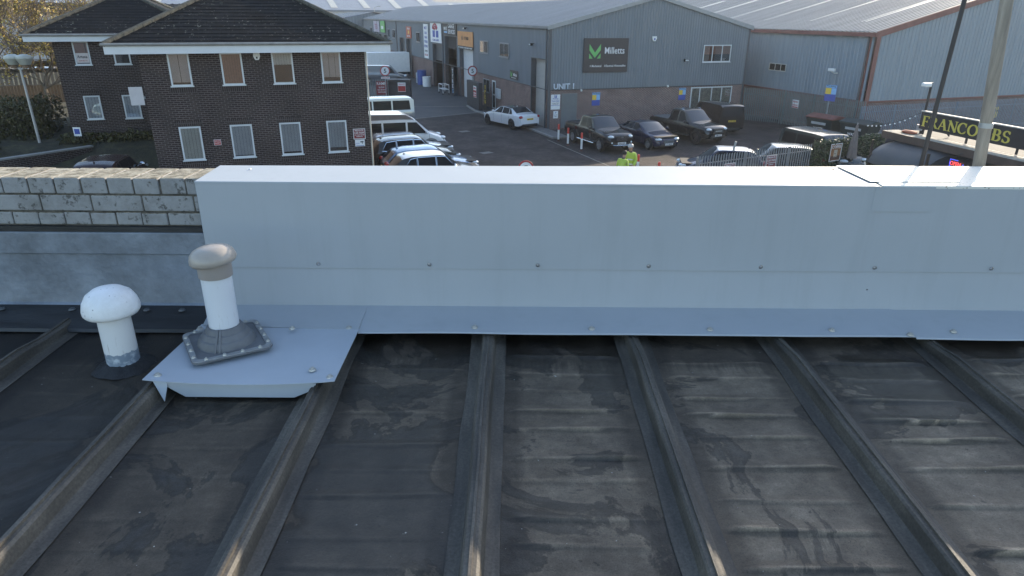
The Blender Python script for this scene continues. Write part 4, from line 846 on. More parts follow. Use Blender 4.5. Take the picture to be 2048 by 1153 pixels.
    for s in (1, -1):
        q = MB(); q.ball((0, 0, 0), (.20, .17, .085), 14); q.build('headlight', LAMPG, root, (L/2-.20, s*hw*.66, hz), rz=s*R(-28))
        q = MB(); q.ball((0, 0, 0), p.get('tsz', (.12, .16, .10)), 12); q.build('tail_light', REDLENS, root, (-L/2+.09, s*hw*.76, tz))
        xm = p['xm']; q = MB(); q.ball((0, 0, 0), (.075, .12, .085), 12); q.tube([(0, -s*.02, -.02), (0, -s*.16, -.07)], .025, 6); q.build('wing_mirror', trim and CHROME or (DARKPL if bed else body), root, (xm, s*(hw+.075), zb(xm)+.11))
    gz0, gz1 = p['grille']; MB().box(L/2-.06, L/2+.012, -hw*.40, hw*.40, gz0, gz1).build('grille', DARKPL, root, bevel=.015)
    q = MB()
    for k in range(3): z = gz0+(gz1-gz0)*(k+.5)/3; q.box(L/2+.013, L/2+.022, -hw*.38, hw*.38, z-.012, z+.012)
    q.build('grille_bar', CHROME if bed else GALV, root)
    MB().box(L/2-.10, L/2+.008, -hw*.58, hw*.58, zsill+.03, zsill+.17).build('air_intake', DARKPL, root, bevel=.02)
    MB().box(-L/2-.008, -L/2+.1, -hw*.7, hw*.7, zsill+.02, zsill+.16).build('rear_diffuser', DARKPL, root, bevel=.02)
    for s, xx in ((1, L/2+.024), (-1, -L/2-.016)):
        pm = YELP if (s < 0) else WPRINT; o = MB().box(-.26, .26, -.008, .008, -.055, .055).build('number_plate', pm, root, (xx, 0, p['pz'][0 if s > 0 else 1]), rz=R(90)*s)
        if plate: lettering(plate, .42, .075, 0, 0, BLKP, o, y=-.008, bold=.01)
    if rails:
        for s in (1, -1):
            a, b = roofx; MB().tube([(a+.15+(b-a-.3)*k/6, s*(hw*wp(0)*we((a+b)/2)-.05), surf_top(a+.15+(b-a-.3)*k/6, hw*we((a+b)/2)-.06)+(.05 if 0 < k < 6 else .0)) for k in range(7)], .02, 8).build('roof_rail', CHROME, root)
    if p.get('ant'): q = MB(); q.prism([(-.09, 0), (.08, 0), (-.07, .06)], 'y', -.012, .012); q.build('aerial', body, root, (roofx[0]+.25, 0, zt(roofx[0]+.25)-.01))
    root['_'] = 0; del root['_']; root_info = (zt, zb, surf_top, surf_side, side_patch, top_patch)
    return root, root_info
def hatch(L=4.2, W=1.78, H=1.48, r=.32, hood=.92, belt=.93, wsb=.95, wst=.25, rr=-1.45, nose=.62):
    b = -L/2
    return dict(L=L, W=W, r=r, ax=(b+.72, L/2-.83), zt=[(b, .80), (b+.06, .98), (b+.15, belt+.10), (b+.52, H-.10), (rr+.3, H-.02), (0, H), (wst, H-.03), (wsb, hood+.03), (L/2-.55, hood-.10), (L/2-.12, nose+.10), (L/2, nose-.02)],
        zb=[(b, .72), (b+.1, belt-.02), (b+.5, belt+.02), (0, belt), (wsb, hood-.05), (L/2-.5, hood-.18), (L/2, nose-.1)],
        we=[(b, .80), (b+.3, .78), (b+.7, .74), (0, .74), (wst, .74), (wsb, .82), (L/2, .8)], roof=(b+.50, wst-.02), ws=(wsb-.06, wst+.02), rw=(b+.14, b+.44),
        win=[[(wst-.40, belt+.03), (wsb-.28, belt+.02), (wst-.02, H-.13), (wst-.40, H-.11)], [(-.92, belt+.03), (wst-.46, belt+.03), (wst-.46, H-.11), (-.92, H-.12)], [(b+.62, belt+.09), (-.98, belt+.04), (-.98, H-.13), (b+.86, H-.18)]],
        seam=(wsb-.22, wst-.43, -.95), hand=(wst-.58, -1.08), hz=.70, tz=.90, xm=wsb-.30, grille=(.48, .60), pz=(.42, .62), ant=1)
def saloon(L=4.7, W=1.82, H=1.43, r=.33):
    b = -L/2
    return dict(L=L, W=W, r=r, ax=(b+.95, L/2-.80), zt=[(b, .90), (b+.05, 1.02), (b+.5, 1.05), (b+.62, 1.05), (b+1.35, H-.05), (-.3, H), (.15, H-.03), (.95, .98), (L/2-.6, .86), (L/2-.12, .70), (L/2, .55)],
        zb=[(b, .80), (b+.1, .93), (b+.6, .95), (0, .93), (.95, .90), (L/2-.5, .74), (L/2, .5)], we=[(b, .84), (b+.6, .82), (b+1.3, .72), (0, .73), (.15, .73), (.95, .84), (L/2, .8)], roof=(b+1.30, .18), ws=(.90, .18), rw=(b+.68, b+1.30),
        win=[[(-.22, .96), (.66, .95), (.14, H-.10), (-.22, H-.08)], [(-1.05, .97), (-.28, .96), (-.28, H-.08), (-.95, H-.11)], [(-1.42, .99), (-1.10, .97), (-1.0, H-.12), (-1.12, H-.16)]],
        seam=(.75, -.25, -1.1), hand=(-.42, -1.2), hz=.66, tz=.86, xm=.62, grille=(.46, .62), pz=(.40, .72), ant=1)
def pickup(L=5.3, W=1.86, H=1.80, r=.39, cab=-.85):
    b = -L/2
    return dict(L=L, W=W, r=r, sill=.42, sm=.07, ax=(b+1.2, L/2-.92), zt=[(b, 1.10), (b+.04, 1.17), (cab-.12, 1.17), (cab-.02, 1.20), (cab+.16, H-.04), (0, H), (.42, H-.03), (1.15, 1.20), (L/2-.35, 1.10), (L/2-.08, .98), (L/2, .86)],
        zb=[(b, 1.03), (b+.1, 1.12), (cab, 1.12), (0, 1.10), (1.2, 1.07), (L/2-.4, .96), (L/2, .72)], we=[(b, .90), (cab-.1, .90), (cab+.2, .78), (.4, .77), (1.15, .86), (L/2, .86)], wp=[(b, .94), (b+.3, .97), (0, .985), (L/2-.7, 1), (L/2-.2, .94), (L/2, .80)], roof=(cab+.12, .45), ws=(1.10, .46), rw=(cab+.0, cab+.13),
        win=[[(.06, 1.15), (.84, 1.13), (.40, H-.14), (.06, H-.11)], [(cab+.22, 1.15), (-.02, 1.15), (-.02, H-.11), (cab+.30, H-.13)]], seam=(.95, .02, cab+.12), hand=(-.15, cab+.3), hz=.92, tz=.95, tsz=(.07, .09, .2), xm=.80, grille=(.70, .98), pz=(.58, .62), ant=0)
def van(L=4.9, W=1.92, H=1.95, r=.33, hood=1.10, wsb=1.55, wst=.85, belt=1.12, glazed=True, snout=.85):
    b = -L/2; win = [[(.35, belt+.02), (wsb-.22, belt), (wst+.05, H-.22), (.35, H-.20)]]
    if glazed: win += [[(-.95, belt+.02), (.25, belt+.02), (.25, H-.20), (-.95, H-.20)], [(b+.25, belt+.02), (-1.05, belt+.02), (-1.05, H-.20), (b+.32, H-.20)]]
    return dict(L=L, W=W, r=r, ax=(b+.95, L/2-.88), zt=[(b, H-.16), (b+.06, H-.05), (b+.3, H), (0, H), (wst, H-.04), (wsb, hood+.04), (L/2-.35, hood-.13), (L/2-.08, snout-.05), (L/2, snout-.25)],
        zb=[(b, belt), (0, belt), (wsb, hood-.04), (L/2-.4, hood-.22), (L/2, snout-.32)], we=[(b, .86), (0, .86), (wst, .84), (wsb, .84), (L/2, .82)], wp=[(b, .95), (b+.1, .98), (0, 1), (L/2-.8, 1), (L/2-.25, .9), (L/2, .72)], roof=(b+.05, wst), ws=(wsb-.05, wst+.02), vrw=(belt+.05, H-.22, W*.38),
        win=win, seam=(wsb-.1, .3, -1.0), hand=(.15,), hz=.82, tz=1.05, tsz=(.06, .08, .25), xm=wsb-.28, grille=(.55, .68), pz=(.42, .85), ant=0)
A90 = ANG-R(90)
BK = paint('black', (.010, .010, .012)); NAVY = paint('navy', (.012, .016, .045)); WH = paint('white', (.72, .73, .75)); SILV = paint('silver', (.42, .44, .47), .45); BLUE = paint('blue', (.13, .22, .36), .4); GREY = paint('grey', (.17, .18, .20), .4); DGRN = paint('dark_green', (.022, .034, .038), .2)
DARKROOF = mat('dark_roof_glass', (.015, .015, .017), .08, 0, 0, coat=1)
G1 = 'vehicles parked in front of the grey unit'; G2 = 'vehicles parked beside the brick office'; G3 = 'vehicles behind the silver palisade fence'
def tonneau(ri, a, b, m):
    return ri[5]('bed_cover', a, b, .93, .93, m, .012)
c, i = car('black pickup truck with chrome grille parked behind the red and white bollards', 'pickup', M(.55, -6.35), A90+R(3), pickup(), BK, group=G1, plate='DV66 ODW', bed=True, name='pickup_truck')
tonneau(i, -2.5, -1.05, mat('bed_liner', (.02, .02, .02), .8))
for s in (1, -1): MB().tube([(-.75, s*.98, .42), (1.2, s*.98, .42)], .035, 8).build('side_step', CHROME, c); MB().ball((0, 0, 0), (.05, .07, .07), 10).build('fog_light', LAMPG, c, (2.62, s*.62, .62))
MB().tube([(2.66, -.55, .5), (2.72, -.4, .47), (2.72, .4, .47), (2.66, .55, .5)], .03, 8).build('bumper_bar', CHROME, c)
q = MB()
for y in (-.28, -.18, .18, .28): q.box(2.665, 2.69, y-.018, y+.018, .74, .95)
q.box(2.665, 2.695, -.07, .07, .77, .92); q.build('badge', CHROME, c)
car('dark blue saloon between the two black pickups', 'car', M(3.45, -6.95), A90+R(4), saloon(4.5, 1.8, 1.42), NAVY, group=G1, plate='C7 BHW')
c, i = car('big black pickup with roof rails and raised bonnet beside the black van', 'pickup', M(7.1, -5.75), A90+R(8), pickup(5.35, 1.90, 1.86, .41), BK, rim=RIMD, group=G1, plate='CM19 LKT', bed=True, rails=True, name='pickup_truck')
tonneau(i, -2.5, -1.05, mat('bed_cover_grey', (.10, .11, .12), .4)); q = MB(); q.box(2.69, 2.71, -.25, .25, .80, .86); q.build('badge', GALV, c)
for s in (1, -1): MB().tube([(-.75, s*1.0, .44), (1.2, s*1.0, .44)], .035, 8).build('side_step', DARKPL, c)
car('black panel van parked nose in with its rear door facing the yard', 'van', M(10.95, -3.05), A90+R(180)-R(6), van(4.6, 1.9, 1.88, .33, 1.05, 1.45, .75, 1.08, False), BK, group=G1, plate='MC70 OHF', name='panel_van')
car('dark green boxy off roader with a ridged roof', 'car', M(8.35, -15.7), A90, dict(van(4.5, 1.84, 1.86, .38, 1.12, 1.35, .70, 1.12), sill=.36), DGRN, group=G3, rails=False, name='off_roader')
car('white roofed dark blue small car behind the silver palisade fence', 'car', M(2.1, -15.9), ANG+R(152), hatch(3.9, 1.72, 1.5), NAVY, roofm=WH, group=G3, plate='WX63 KTA')
car('dark silver roofed hatchback beside the white roofed small car', 'car', M(5.15, -16.1), ANG+R(155), hatch(4.1, 1.78, 1.5), BK, roofm=SILV, group=G3)
# the row by the office
car('black car with white roof nearest the parapet in the office row', 'car', M(-10.9, -13.15), ANG-R(1), hatch(4.2, 1.80, 1.55, .33, .98, 1.0, .95, .30), BK, roofm=WH, group=G2, trim=CHROME)
car('light metallic blue hatchback next to the black car with white roof', 'car', M(-10.75, -11.35), ANG, hatch(4.45, 1.80, 1.50), BLUE, group=G2)
car('black sports utility car with chrome window line', 'car', M(-11.1, -9.35), ANG+R(1), hatch(4.55, 1.86, 1.66, .36, 1.06, 1.05, .95, .30), BK, group=G2, trim=CHROME, rails=True)
car('silver estate car beside the white camper van', 'car', M(-10.9, -7.15), ANG, hatch(4.6, 1.80, 1.47, .32, .90, .93, .95, .25, -1.9), SILV, group=G2)
c, i = car('white camper van with dark banded pop up roof', 'van', M(-10.9, -4.75), ANG-R(1), van(5.0, 1.92, 1.93, .33, 1.10, 1.62, .80, 1.12), WH, group=G2, lower=mat('paint_lower_grey', (.20, .21, .22), .35, .2, .05, coat=1), name='camper_van')
q = MB(); q.prism([(-2.4, 1.86), (.75, 1.86), (.30, 2.10), (-2.4, 2.16)], 'y', -.80, .80); q.build('pop_up_roof', mat('taupe_roof_band', (.20, .17, .155), .5), c, bevel=.03); q = MB(); q.prism([(-2.42, 2.165), (.32, 2.105), (.10, 2.15), (-2.42, 2.215)], 'y', -.82, .82); q.build('roof_lid', WH, c, bevel=.02)
car('silver car mostly hidden between the camper van and the grey minibus', 'car', M(-11.9, 2.6), ANG, hatch(4.3, 1.78, 1.46), SILV, group=G2, rails=True)
car('grey minibus with long side windows and white roof', 'van', M(-10.6, 5.0), ANG+R(180), van(5.0, 1.92, 1.95, .33, 1.10, 1.6, .8, 1.12), SILV, roofm=WH, group=G2, name='minibus')
# others
car('white saloon with black roof parked by the pale roller door', 'car', M(-1.75, 2.55), ANG+R(105), saloon(4.7, 1.82, 1.43), WH, roofm=DARKROOF, rim=RIMD, plate='DL17 CVN', name='saloon_car')
car('grey panel van parked across the far end of the yard', 'van', M(-4.7, 36.0), ANG+R(-12), van(5.2, 1.95, 1.97, .33, 1.08, 1.6, .85, 1.1, False), GREY, name='panel_van')
car('white car half hidden behind the grey panel van', 'car', M(-8.3, 41.0), ANG, hatch(), WH)
bt = thing('box_trailer', 'white box body parked beyond the grey van', 'trailer', M(-2.9, 42.6), ANG)
MB().box(-2.6, 2.4, -1.05, 1.05, .75, 2.95).build('box', WHITE, bt, bevel=.03); MB().box(-2.7, 2.3, -.95, .95, .5, .74).build('chassis', BLKP, bt)
for x in (-1.2, 1.4):
    for s in (1, -1): wheel(bt, x, s*.85, .35, .22, RIMS, s)
z0 = .62
car('silver car parked at the far left below the brick parapet', 'car', O(-12.35, -1.5, z0), ANG+R(62), hatch(4.2, 1.78, 1.47), SILV, group='cars parked left of the office')
car('dark car with red tail lamps parked left of the office corner', 'car', O(-9.9, .0, z0), ANG+R(80), hatch(4.1, 1.74, 1.5), paint('maroon_black', (.03, .014, .014)), group='cars parked left of the office', trim=CHROME)
# ------------------------------------------------------------------ fences
PALG = mat('galvanised_palisade', (.26, .27, .28), .5, .35, .15, 4); PALD = mat('dull_green_grey_palisade', (.17, .20, .20), .55, .2, .15, 4); PALB = mat('blue_grey_palisade', (.20, .24, .29), .5, .2, .15, 4)
def palisade(label, P, h, m, group='palisade fences', step=.15, pw=.075):
    r = thing('palisade_fence', label, 'fence', (P[0].x, P[0].y, 0), 0, group)
    pl, rl, n = MB(), MB(), 0; o = P[0]
    for a, b in zip(P, P[1:]):
        d = Vector((b.x-a.x, b.y-a.y, 0)); ln_ = d.length; d.normalize(); nn = Vector((-d.y, d.x, 0)); k = 0
        while k*step < ln_-.02:
            c = a-o+d*(k*step+.05); z0 = a.z+(b.z-a.z)*(k*step/ln_); e = pw/2; c.z = 0
            for s0, s1, y0, y1 in ((-e, -e*.35, .012, -.014), (-e*.35, e*.35, -.014, -.014), (e*.35, e, -.014, .012)):
                zt0 = h-.0-(abs(s0)/e)*.09; zt1 = h-(abs(s1)/e)*.09
                pl.quad(c+d*s0+nn*y0+Vector((0, 0, z0+.06)), c+d*s1+nn*y1+Vector((0, 0, z0+.06)), c+d*s1+nn*y1+Vector((0, 0, z0+zt1)), c+d*s0+nn*y0+Vector((0, 0, z0+zt0)))
            k += 1
        for zf in (.18, .80):
            A, B = a-o, b-o; A = Vector((A.x, A.y, a.z+h*zf)); B = Vector((B.x, B.y, b.z+h*zf)); rl.tube([A+nn*.035, B+nn*.035], .022, 4)
        k = 0
        while k*2.75 < ln_+.1:
            c = a-o+d*min(k*2.75, ln_); q = MB().box(-.035, .035, .06, .13, 0, h-.08); q.build('post', m, r, (c.x, c.y, a.z), rz=math.atan2(d.y, d.x)); k += 1
    pl.build('pales', m, r); rl.build('rail', m, r); return r
palisade('dull grey green palisade fence and gate between the grey unit and the warehouse', [M(15.5, -.15), M(17.0, -2.6), M(17.2, -9.6)], 2.4, PALD)
palisade('blue grey palisade fence along the foot of the warehouse gable', [W(-1.4, -1.3), W(18, -1.0)], 2.15, PALB)
palisade('silver palisade fence along the near edge of the yard with red notices', [M(-1.1, -18.75), M(5.7, -17.75)], 1.8, PALG)
palisade('grey palisade gate with a red ramp notice beside the far cars', [M(-10.6, 20.9), M(-6.9, 20.3)], 1.8, PALD)
sign('notice', 'red and white ramp warning notice on the palisade gate', M(-7.55, 20.36, 1.02), ANG-R(8), .95, 1.15, DKRED, [('RAMP', .8, .24, 0, .38, WPRINT), ('SLOW', .5, .14, 0, .06, WPRINT), ('NO ENTRY', .7, .12, 0, -.16, WPRINT), ('VISITORS', .7, .12, 0, -.36, WPRINT)], cat='notice', t=.012)
pfa = math.atan2((M(5.7, -17.75)-M(-1.1, -18.75)).y, (M(5.7, -17.75)-M(-1.1, -18.75)).x)
def pf(t, z, off=-.03):
    a, b = M(-1.1, -18.75), M(5.7, -17.75); d = (b-a).normalized(); n = Vector((-d.y, d.x, 0)); p = a+d*t+n*off; p.z = z; return p
pcp('red private car park notice on the silver palisade fence, nearer its left end', pf(1.75, 1.08), pfa, .62, .50, None); pcp('red private car park notice on the silver palisade fence, nearer the ivy screen', pf(4.25, 1.18), pfa, .62, .56, None)
sign('notice', 'small red and white notice on the grey green palisade by the warehouse', M(17.03, -3.8, 1.55), A90, .62, .55, WPRINT, [('PARKING', .5, .1, 0, .14, REDP), ('RESERVED', .52, .1, 0, -.08, REDP)], cat='notice', t=.012, patches=[(-.28, .28, -.25, -.18, REDP)])
# ivy covered screen, coffee poster, folded parasol
LEAFD = mat('ivy_leaf', (.06, .085, .03), .4, 0, .55, 5)
def leafcloud(n, fn, size, seed, mb=None):
    mb = mb or MB(); g = random.Random(seed)
    for _ in range(n):
        c = Vector(fn(g)); s = size*g.uniform(.6, 1.3); a = Vector((g.gauss(0, 1), g.gauss(0, 1), g.gauss(0, 1))).normalized(); b = a.orthogonal().normalized(); d = a.cross(b); t_ = g.uniform(0, 6.28); u = b*math.cos(t_)+d*math.sin(t_); v = a.cross(u)
        mb.quad(c-u*s, c+v*s*.55, c+u*s, c-v*s*.55)
    return mb
iv = thing('ivy_screen', 'leafy ivy covered fence panel right of the silver palisade', 'hedge', M(5.75, -17.75), pfa)
leafcloud(5200, lambda g: (g.uniform(0, 5.2), g.gauss(0, .06), .1+1.75*g.random()**.8+.08*math.sin(g.random()*50)), .055, 2).build('leaves', LEAFD, iv)
q = MB(); q.box(0, 5.2, -.01, .01, .1, 1.7); q.build('mesh_panel', mat('dark_mesh', (.02, .028, .018), .9), iv)
r_ = sign('poster', 'orange coffee poster hung on the ivy screen', pf(8.4, 1.25, -.12), pfa, .78, .82, mat('coffee_orange', (.36, .16, .06), .6, 0, .25, 4), [('COFFEE', .62, .15, 0, .26, WPRINT)], WPRINT, None, 'poster', .01, patches=[(-.34, .34, -.34, -.16, mat('coffee_brown', (.10, .045, .03), .6)), (-.12, .12, -.22, .12, mat('coffee_cream', (.55, .48, .38), .6))])
pz = thing('parasol', 'folded grey beige parasol beside the coffee poster', 'parasol', pf(9.3, 0, -.35), 0)
q = MB(); prof = [(.03, 2.5), (.055, 2.42), (.05, 2.3), (.10, 2.0), (.15, 1.5), (.19, 1.05), (.20, .95), (.03, .97)]; vs = []; n_ = 24
for pr, ph in prof:
    for k in range(n_): a = 2*math.pi*k/n_; f_ = pr*(1+.22*math.sin(8*a)); vs.append((f_*math.cos(a), f_*math.sin(a), ph))
q.add(vs, [(i_*n_+k, i_*n_+(k+1) % n_, (i_+1)*n_+(k+1) % n_, (i_+1)*n_+k) for i_ in range(len(prof)-1) for k in range(n_)], 0, True); q.build('canopy', mat('parasol_cloth', (.24, .20, .18), .9, 0, .15), pz)
MB().tube([(0, 0, 0), (0, 0, 2.58)], .025, 8).build('pole', GALV, pz); MB().lathe([(.3, 0), (.3, .06), (.05, .09)], n=20).build('base', BLKP, pz)
# ------------------------------------------------------------------ bollards
def bollard(label, x, y):
    r = thing('bollard', label, 'bollard', M(x, y), 0, 'red and white bollards'); MB().lathe([(.06, .12), (.06, .70)], n=16).build('white_band', WHITE, r); MB().lathe([(.061, .70), (.061, 1.0), (.045, 1.03), (0, 1.035)], n=16).build('red_top', mat('bollard_red', (.60, .05, .03), .5, 0, .15), r); MB().lathe([(.13, 0), (.13, .012), (.064, .014), (.062, .12)], n=16).build('base', mat('rusty_base', (.12, .06, .045), .8), r)
bollard('red topped white bollard nearest the brick corner of the grey unit', -1.05, -4.25); bollard('red topped white bollard beside the rear wheel of the black pickup', -1.1, -5.75); bollard('red topped white bollard beside the front wing of the black pickup', -1.1, -7.6); bollard('red topped white bollard right beside the helmeted worker', -1.3, -14.25); bollard('red topped white bollard nearest the palisade fence', -1.3, -16.1)
r_ = thing('bollard', 'grey steel post standing behind the silver palisade fence', 'bollard', pf(3.6, 0, 1.6), 0); MB().tube([(0, 0, 0), (.0, 0, 1.55), (.06, 0, 1.85)], .05, 10).build('post', GALV, r_); MB().lathe([(.12, 0), (.12, .015), (.05, .02)], n=14).build('base', GALV, r_)
# ------------------------------------------------------------------ speed signs
def speed(label, loc, rz, h=2.7, rad=.38):
    r = thing('speed_sign', label, 'sign', (loc.x, loc.y, 0), rz, 'five mile an hour signs'); MB().tube([(0, .05, 0), (0, .05, h)], .04, 10).build('post', GALV, r)
    MB().lathe([(0, -.012), (rad*.80, -.012), (rad*.80, 0)], (0, 0, h), 32, axis='y').build('face', WPRINT, r); MB().lathe([(rad*.78, -.016), (rad, -.016), (rad, .012), (0, .012)], (0, 0, h), 32, axis='y').build('ring', mat('sign_red', (.36, .03, .035), .5), r)
    lettering('5', rad*.5, rad*.78, 0, h, BLKP, r, y=-.013, bold=.03); return r
speed('round red ringed speed sign by the dark cabinets', M(-.75, 14.7), ANG, 2.75, .42)
r_ = speed('round red ringed speed sign above the ramp gate', M(-7.8, 16.6), ANG, 2.75, .42); lettering('SLOW DOWN', .6, .1, 0, 2.2, REDP, r_, y=-.02); MB().box(-.36, .36, -.014, 0, 2.12, 2.28).build('plate', WPRINT, r_)
speed('round red ringed speed sign just showing over the parapet', Vector((.44, 22.4)), R(2), 2.34, .27)
# dark steel cabinets with notices
def cabinet(label, x, y, w, d, h, rz):
    r = thing('steel_cabinet', label, 'cabinet', M(x, y), rz); MB().box(-w/2, w/2, -d/2, d/2, 0, h).build('cabinet_body', mat('dark_steel', (.045, .045, .05), .55, .2, .2), r, bevel=.02); q = MB()
    for k in range(3): q.box(-w/2+.05, w/2-.05, -d/2-.012, -d/2-.002, h-.25-.11*k, h-.19-.11*k)
    q.build('louvre', BLKP, r); return r
cabinet('tall dark steel gate panel beside the second speed sign by the grey unit', -1.25, 12.6, 3.4, .3, 2.1, A90)
cabinet('squat dark steel cabinet with red notice beside the ramp gate', -5.9, 20.9, 2.2, 1.0, 1.7, ANG-R(20))
sign('notice', 'red and white notice on the tall dark gate panel', M(-1.42, 11.9, 1.35), A90, .8, .9, WPRINT, [('CAUTION', .6, .14, 0, .28, REDP), ('CHILDREN', .6, .12, 0, -.1, WPRINT), ('AND CARS', .6, .12, 0, -.28, WPRINT)], None, None, 'notice', .012, [(-.38, .38, -.42, .12, REDP)])
sign('notice', 'red and white notice on the squat dark cabinet', M(-5.75, 20.28, 1.05), ANG-R(20), .7, .8, WPRINT, [('PRIVATE', .55, .12, 0, .25, REDP)], None, None, 'notice', .012, [(-.33, .33, -.36, .1, REDP)])
sign('banner', 'tall black banner with yellow vertical lettering beside the dark gate panel', M(-1.0, 10.4, 1.1), A90, .62, 2.1, BLKP, [('O', .3, .3, 0, .75, YELP), ('P', .3, .3, 0, .38, YELP), ('E', .3, .3, 0, .0, YELP), ('N', .3, .3, 0, -.38, YELP)], cat='banner', t=.02)
sign('banner', 'tall black feather banner with white lettering at the second roller door', M(-.6, 21.6, 1.3), A90, .9, 2.6, BLKP, [('T', .4, .36, 0, .95, WPRINT), ('Y', .4, .36, 0, .5, WPRINT), ('R', .4, .36, 0, .05, WPRINT), ('E', .4, .36, 0, -.4, WPRINT), ('S', .4, .36, 0, -.85, PBL2)], cat='banner', t=.02)
r_ = thing('trolley', 'white metal tool trolley by the open workshop door', 'trolley', M(-1.0, 23.6), A90)
q = MB(); [q.tube([(x, y, .1), (x, y, .9)], .03, 6) for x in (-.8, .8) for y in (-.3, .3)]; q.tube([(-.8, -.3, .9), (.8, -.3, .9), (.8, .3, .9), (-.8, .3, .9), (-.8, -.3, .9)], .03, 6); q.build('frame', WHITE, r_); MB().box(-.78, .78, -.28, .28, .45, .50).build('shelf', WHITE, r_); [MB().lathe([(.08, -.03), (.08, .03)], (x, y, .08), 12, axis='y').build('wheel', BLACK, r_) for x in (-.75, .75) for y in (-.3, .3)]
def drum(label, x, y, m, h=.95, rr_=.32, grp='drums by the workshop wall'):
    r = thing('drum', label, 'drum', M(x, y), 0, grp); MB().lathe([(0, 0), (rr_, 0), (rr_, h*.32), (rr_*1.04, h*.34), (rr_, h*.36), (rr_, h*.65), (rr_*1.04, h*.67), (rr_, h*.69), (rr_, h), (rr_*.95, h), (rr_*.95, h-.02), (0, h-.02)], n=24).build('barrel', m, r, sharp=30); MB().lathe([(.05, h-.02), (.05, h+.01), (0, h+.01)], (rr_*.5, 0, 0), 10).build('bung', BLKP, r)
drum('blue drum against the brick wall beneath the narrow banner', -.9, 33.5, mat('blue_drum', (.03, .08, .30), .4, 0, .1), 1.5, .5); drum('dull white drum in front of the blue drum', -.9, 31.2, WHITE, 1.0, .45); drum('white topped drum left of the blue drum', -.8, 35.4, mat('grey_white_drum', (.5, .52, .55), .5), 1.1, .35)
# bins by the fence
def bin_(label, x, y, lid):
    r = thing('wheeled_bin', label, 'bin', M(x, y), ANG-R(84), 'large wheeled bins'); q = MB(); q.add([(-.85, -.45, .2), (.85, -.45, .2), (.85, .45, .2), (-.85, .45, .2), (-1.0, -.6, 1.2), (1.0, -.6, 1.2), (1.0, .6, 1.25), (-1.0, .6, 1.25)], [(0, 1, 5, 4), (1, 2, 6, 5), (2, 3, 7, 6), (3, 0, 4, 7), (0, 3, 2, 1)]); q.build('bin_body', mat('dark_green_bin', (.018, .028, .028), .5, 0, .2), r, bevel=.04)
    MB().prism([(-.64, 1.2), (.62, 1.25), (.62, 1.33), (0, 1.46), (-.66, 1.27)], 'x', -1.04, 1.04).build('lid', lid, r, bevel=.03); MB().box(-.55, .55, -.605, -.59, .85, 1.0).build('label_strip', mat('pale_strip', (.4, .42, .42), .6), r); lettering('WASTE', .7, .16, 0, .6, WPRINT, r, y=-.56)
    for a in (-.7, .7):
        for b in (-.35, .35): MB().lathe([(.0, -.04), (.1, -.04), (.1, .04), (0, .04)], (a, b, .1), 12, axis='y').build('wheel', BLACK, r)
bin_('dark wheeled bin with rusty red lid beneath the blue sign post', 15.7, -8.1, mat('rusty_red_lid', (.18, .06, .045), .6, 0, .3)); bin_('dark wheeled bin with dark lid nearer the cafe', 16.0, -10.6, mat('dark_lid', (.03, .045, .045), .5))
pp = thing('sign_post', 'slim grey steel post behind the wheeled bins carrying a blue parking sign', 'post', M(16.45, -7.35), 0); MB().tube([(0, 0, 0), (0, 0, 3.2)], .045, 8).build('pole', GALV, pp); MB().box(-.08, .08, -.08, .08, 0, .012).build('base_plate', GALV, pp)
poster('blue and yellow parking sign on the slim post above the wheeled bins', M(16.4, -7.42, 2.65), A90+R(25), 1.15)
# ------------------------------------------------------------------ cafe with big signboard
cf = thing('cafe', 'low dark cafe kiosk with slatted roof edge and curved awnings beneath a signboard', 'cafe', (CO.x, CO.y, 0), CANG)
DKC = mat('cafe_dark_wall', (.02, .021, .023), .6, 0, .3, 3)
MB().box(-.1, 9.5, .3, 5.5, 0, 2.92).build('wall', DKC, cf); MB().box(-.25, 9.6, -.14, 5.6, 2.93, 3.06).build('roof', mat('cafe_roof_felt', (.08, .078, .075), .85, 0, .3), cf)
q = MB(); x = -.2
while x < 9.5: q.box(x, x+.11, -.16, .50, 3.065, 3.105); x += .19
q.build('roof_slat', mat('weathered_slat', (.42, .38, .32), .8, 0, .2, 3), cf)
MB().box(-.22, 9.6, -.20, -.145, 2.84, 3.10).build('roof_trim', mat('brown_roof_trim', (.075, .05, .04), .7, 0, .2), cf)
AWN = mat('grey_awning_cloth', (.06, .063, .068), .55, 0, .12, 2)
def awning(x0, x1):
    q = MB(); n = 10; vs = []; m_ = 8
    for j in range(m_+1):
        for k in range(n+1): a = math.pi/2*k/n; x = x0+(x1-x0)*j/m_; e = 1-.10*abs(2*j/m_-1)**6; vs.append((x, .25-1.35*math.sin(a)*e, 2.02+.82*math.cos(a)*e))
    q.add(vs, [(j*(n+1)+k, (j+1)*(n+1)+k, (j+1)*(n+1)+k+1, j*(n+1)+k+1) for j in range(m_) for k in range(n)], 0, True)
    for x in (x0, x1): q.add([(x, .25, 2.02)]+[(x, .25-1.35*math.sin(math.pi/2*k/n)*.9, 2.02+.82*math.cos(math.pi/2*k/n)*.9) for k in range(n+1)], [(0, k+1, k+2) for k in range(n)], 0)
    o = q.build('awning', AWN, cf, weld=True)
    h = MB(); [h.tube([(x0+(x1-x0)*j/4, .25-1.36*math.sin(math.pi/2*k/n)*(1-.10*abs(2*j/4-1)**6), 2.025+.83*math.cos(math.pi/2*k/n)*(1-.10*abs(2*j/4-1)**6)) for k in range(n+1)], .014, 6) for j in (0, 4)]; h.build('awning_hoop', BLKP, o)
awning(.2, 3.1); awning(4.9, 9.0)
[MB().box(x, x+.07, -1.0, -.93, 0, 2.85).build('timber_post', mat('dark_timber', (.05, .035, .025), .8), cf) for x in (.3, 3.1, 4.8, 7.2, 9.3)]
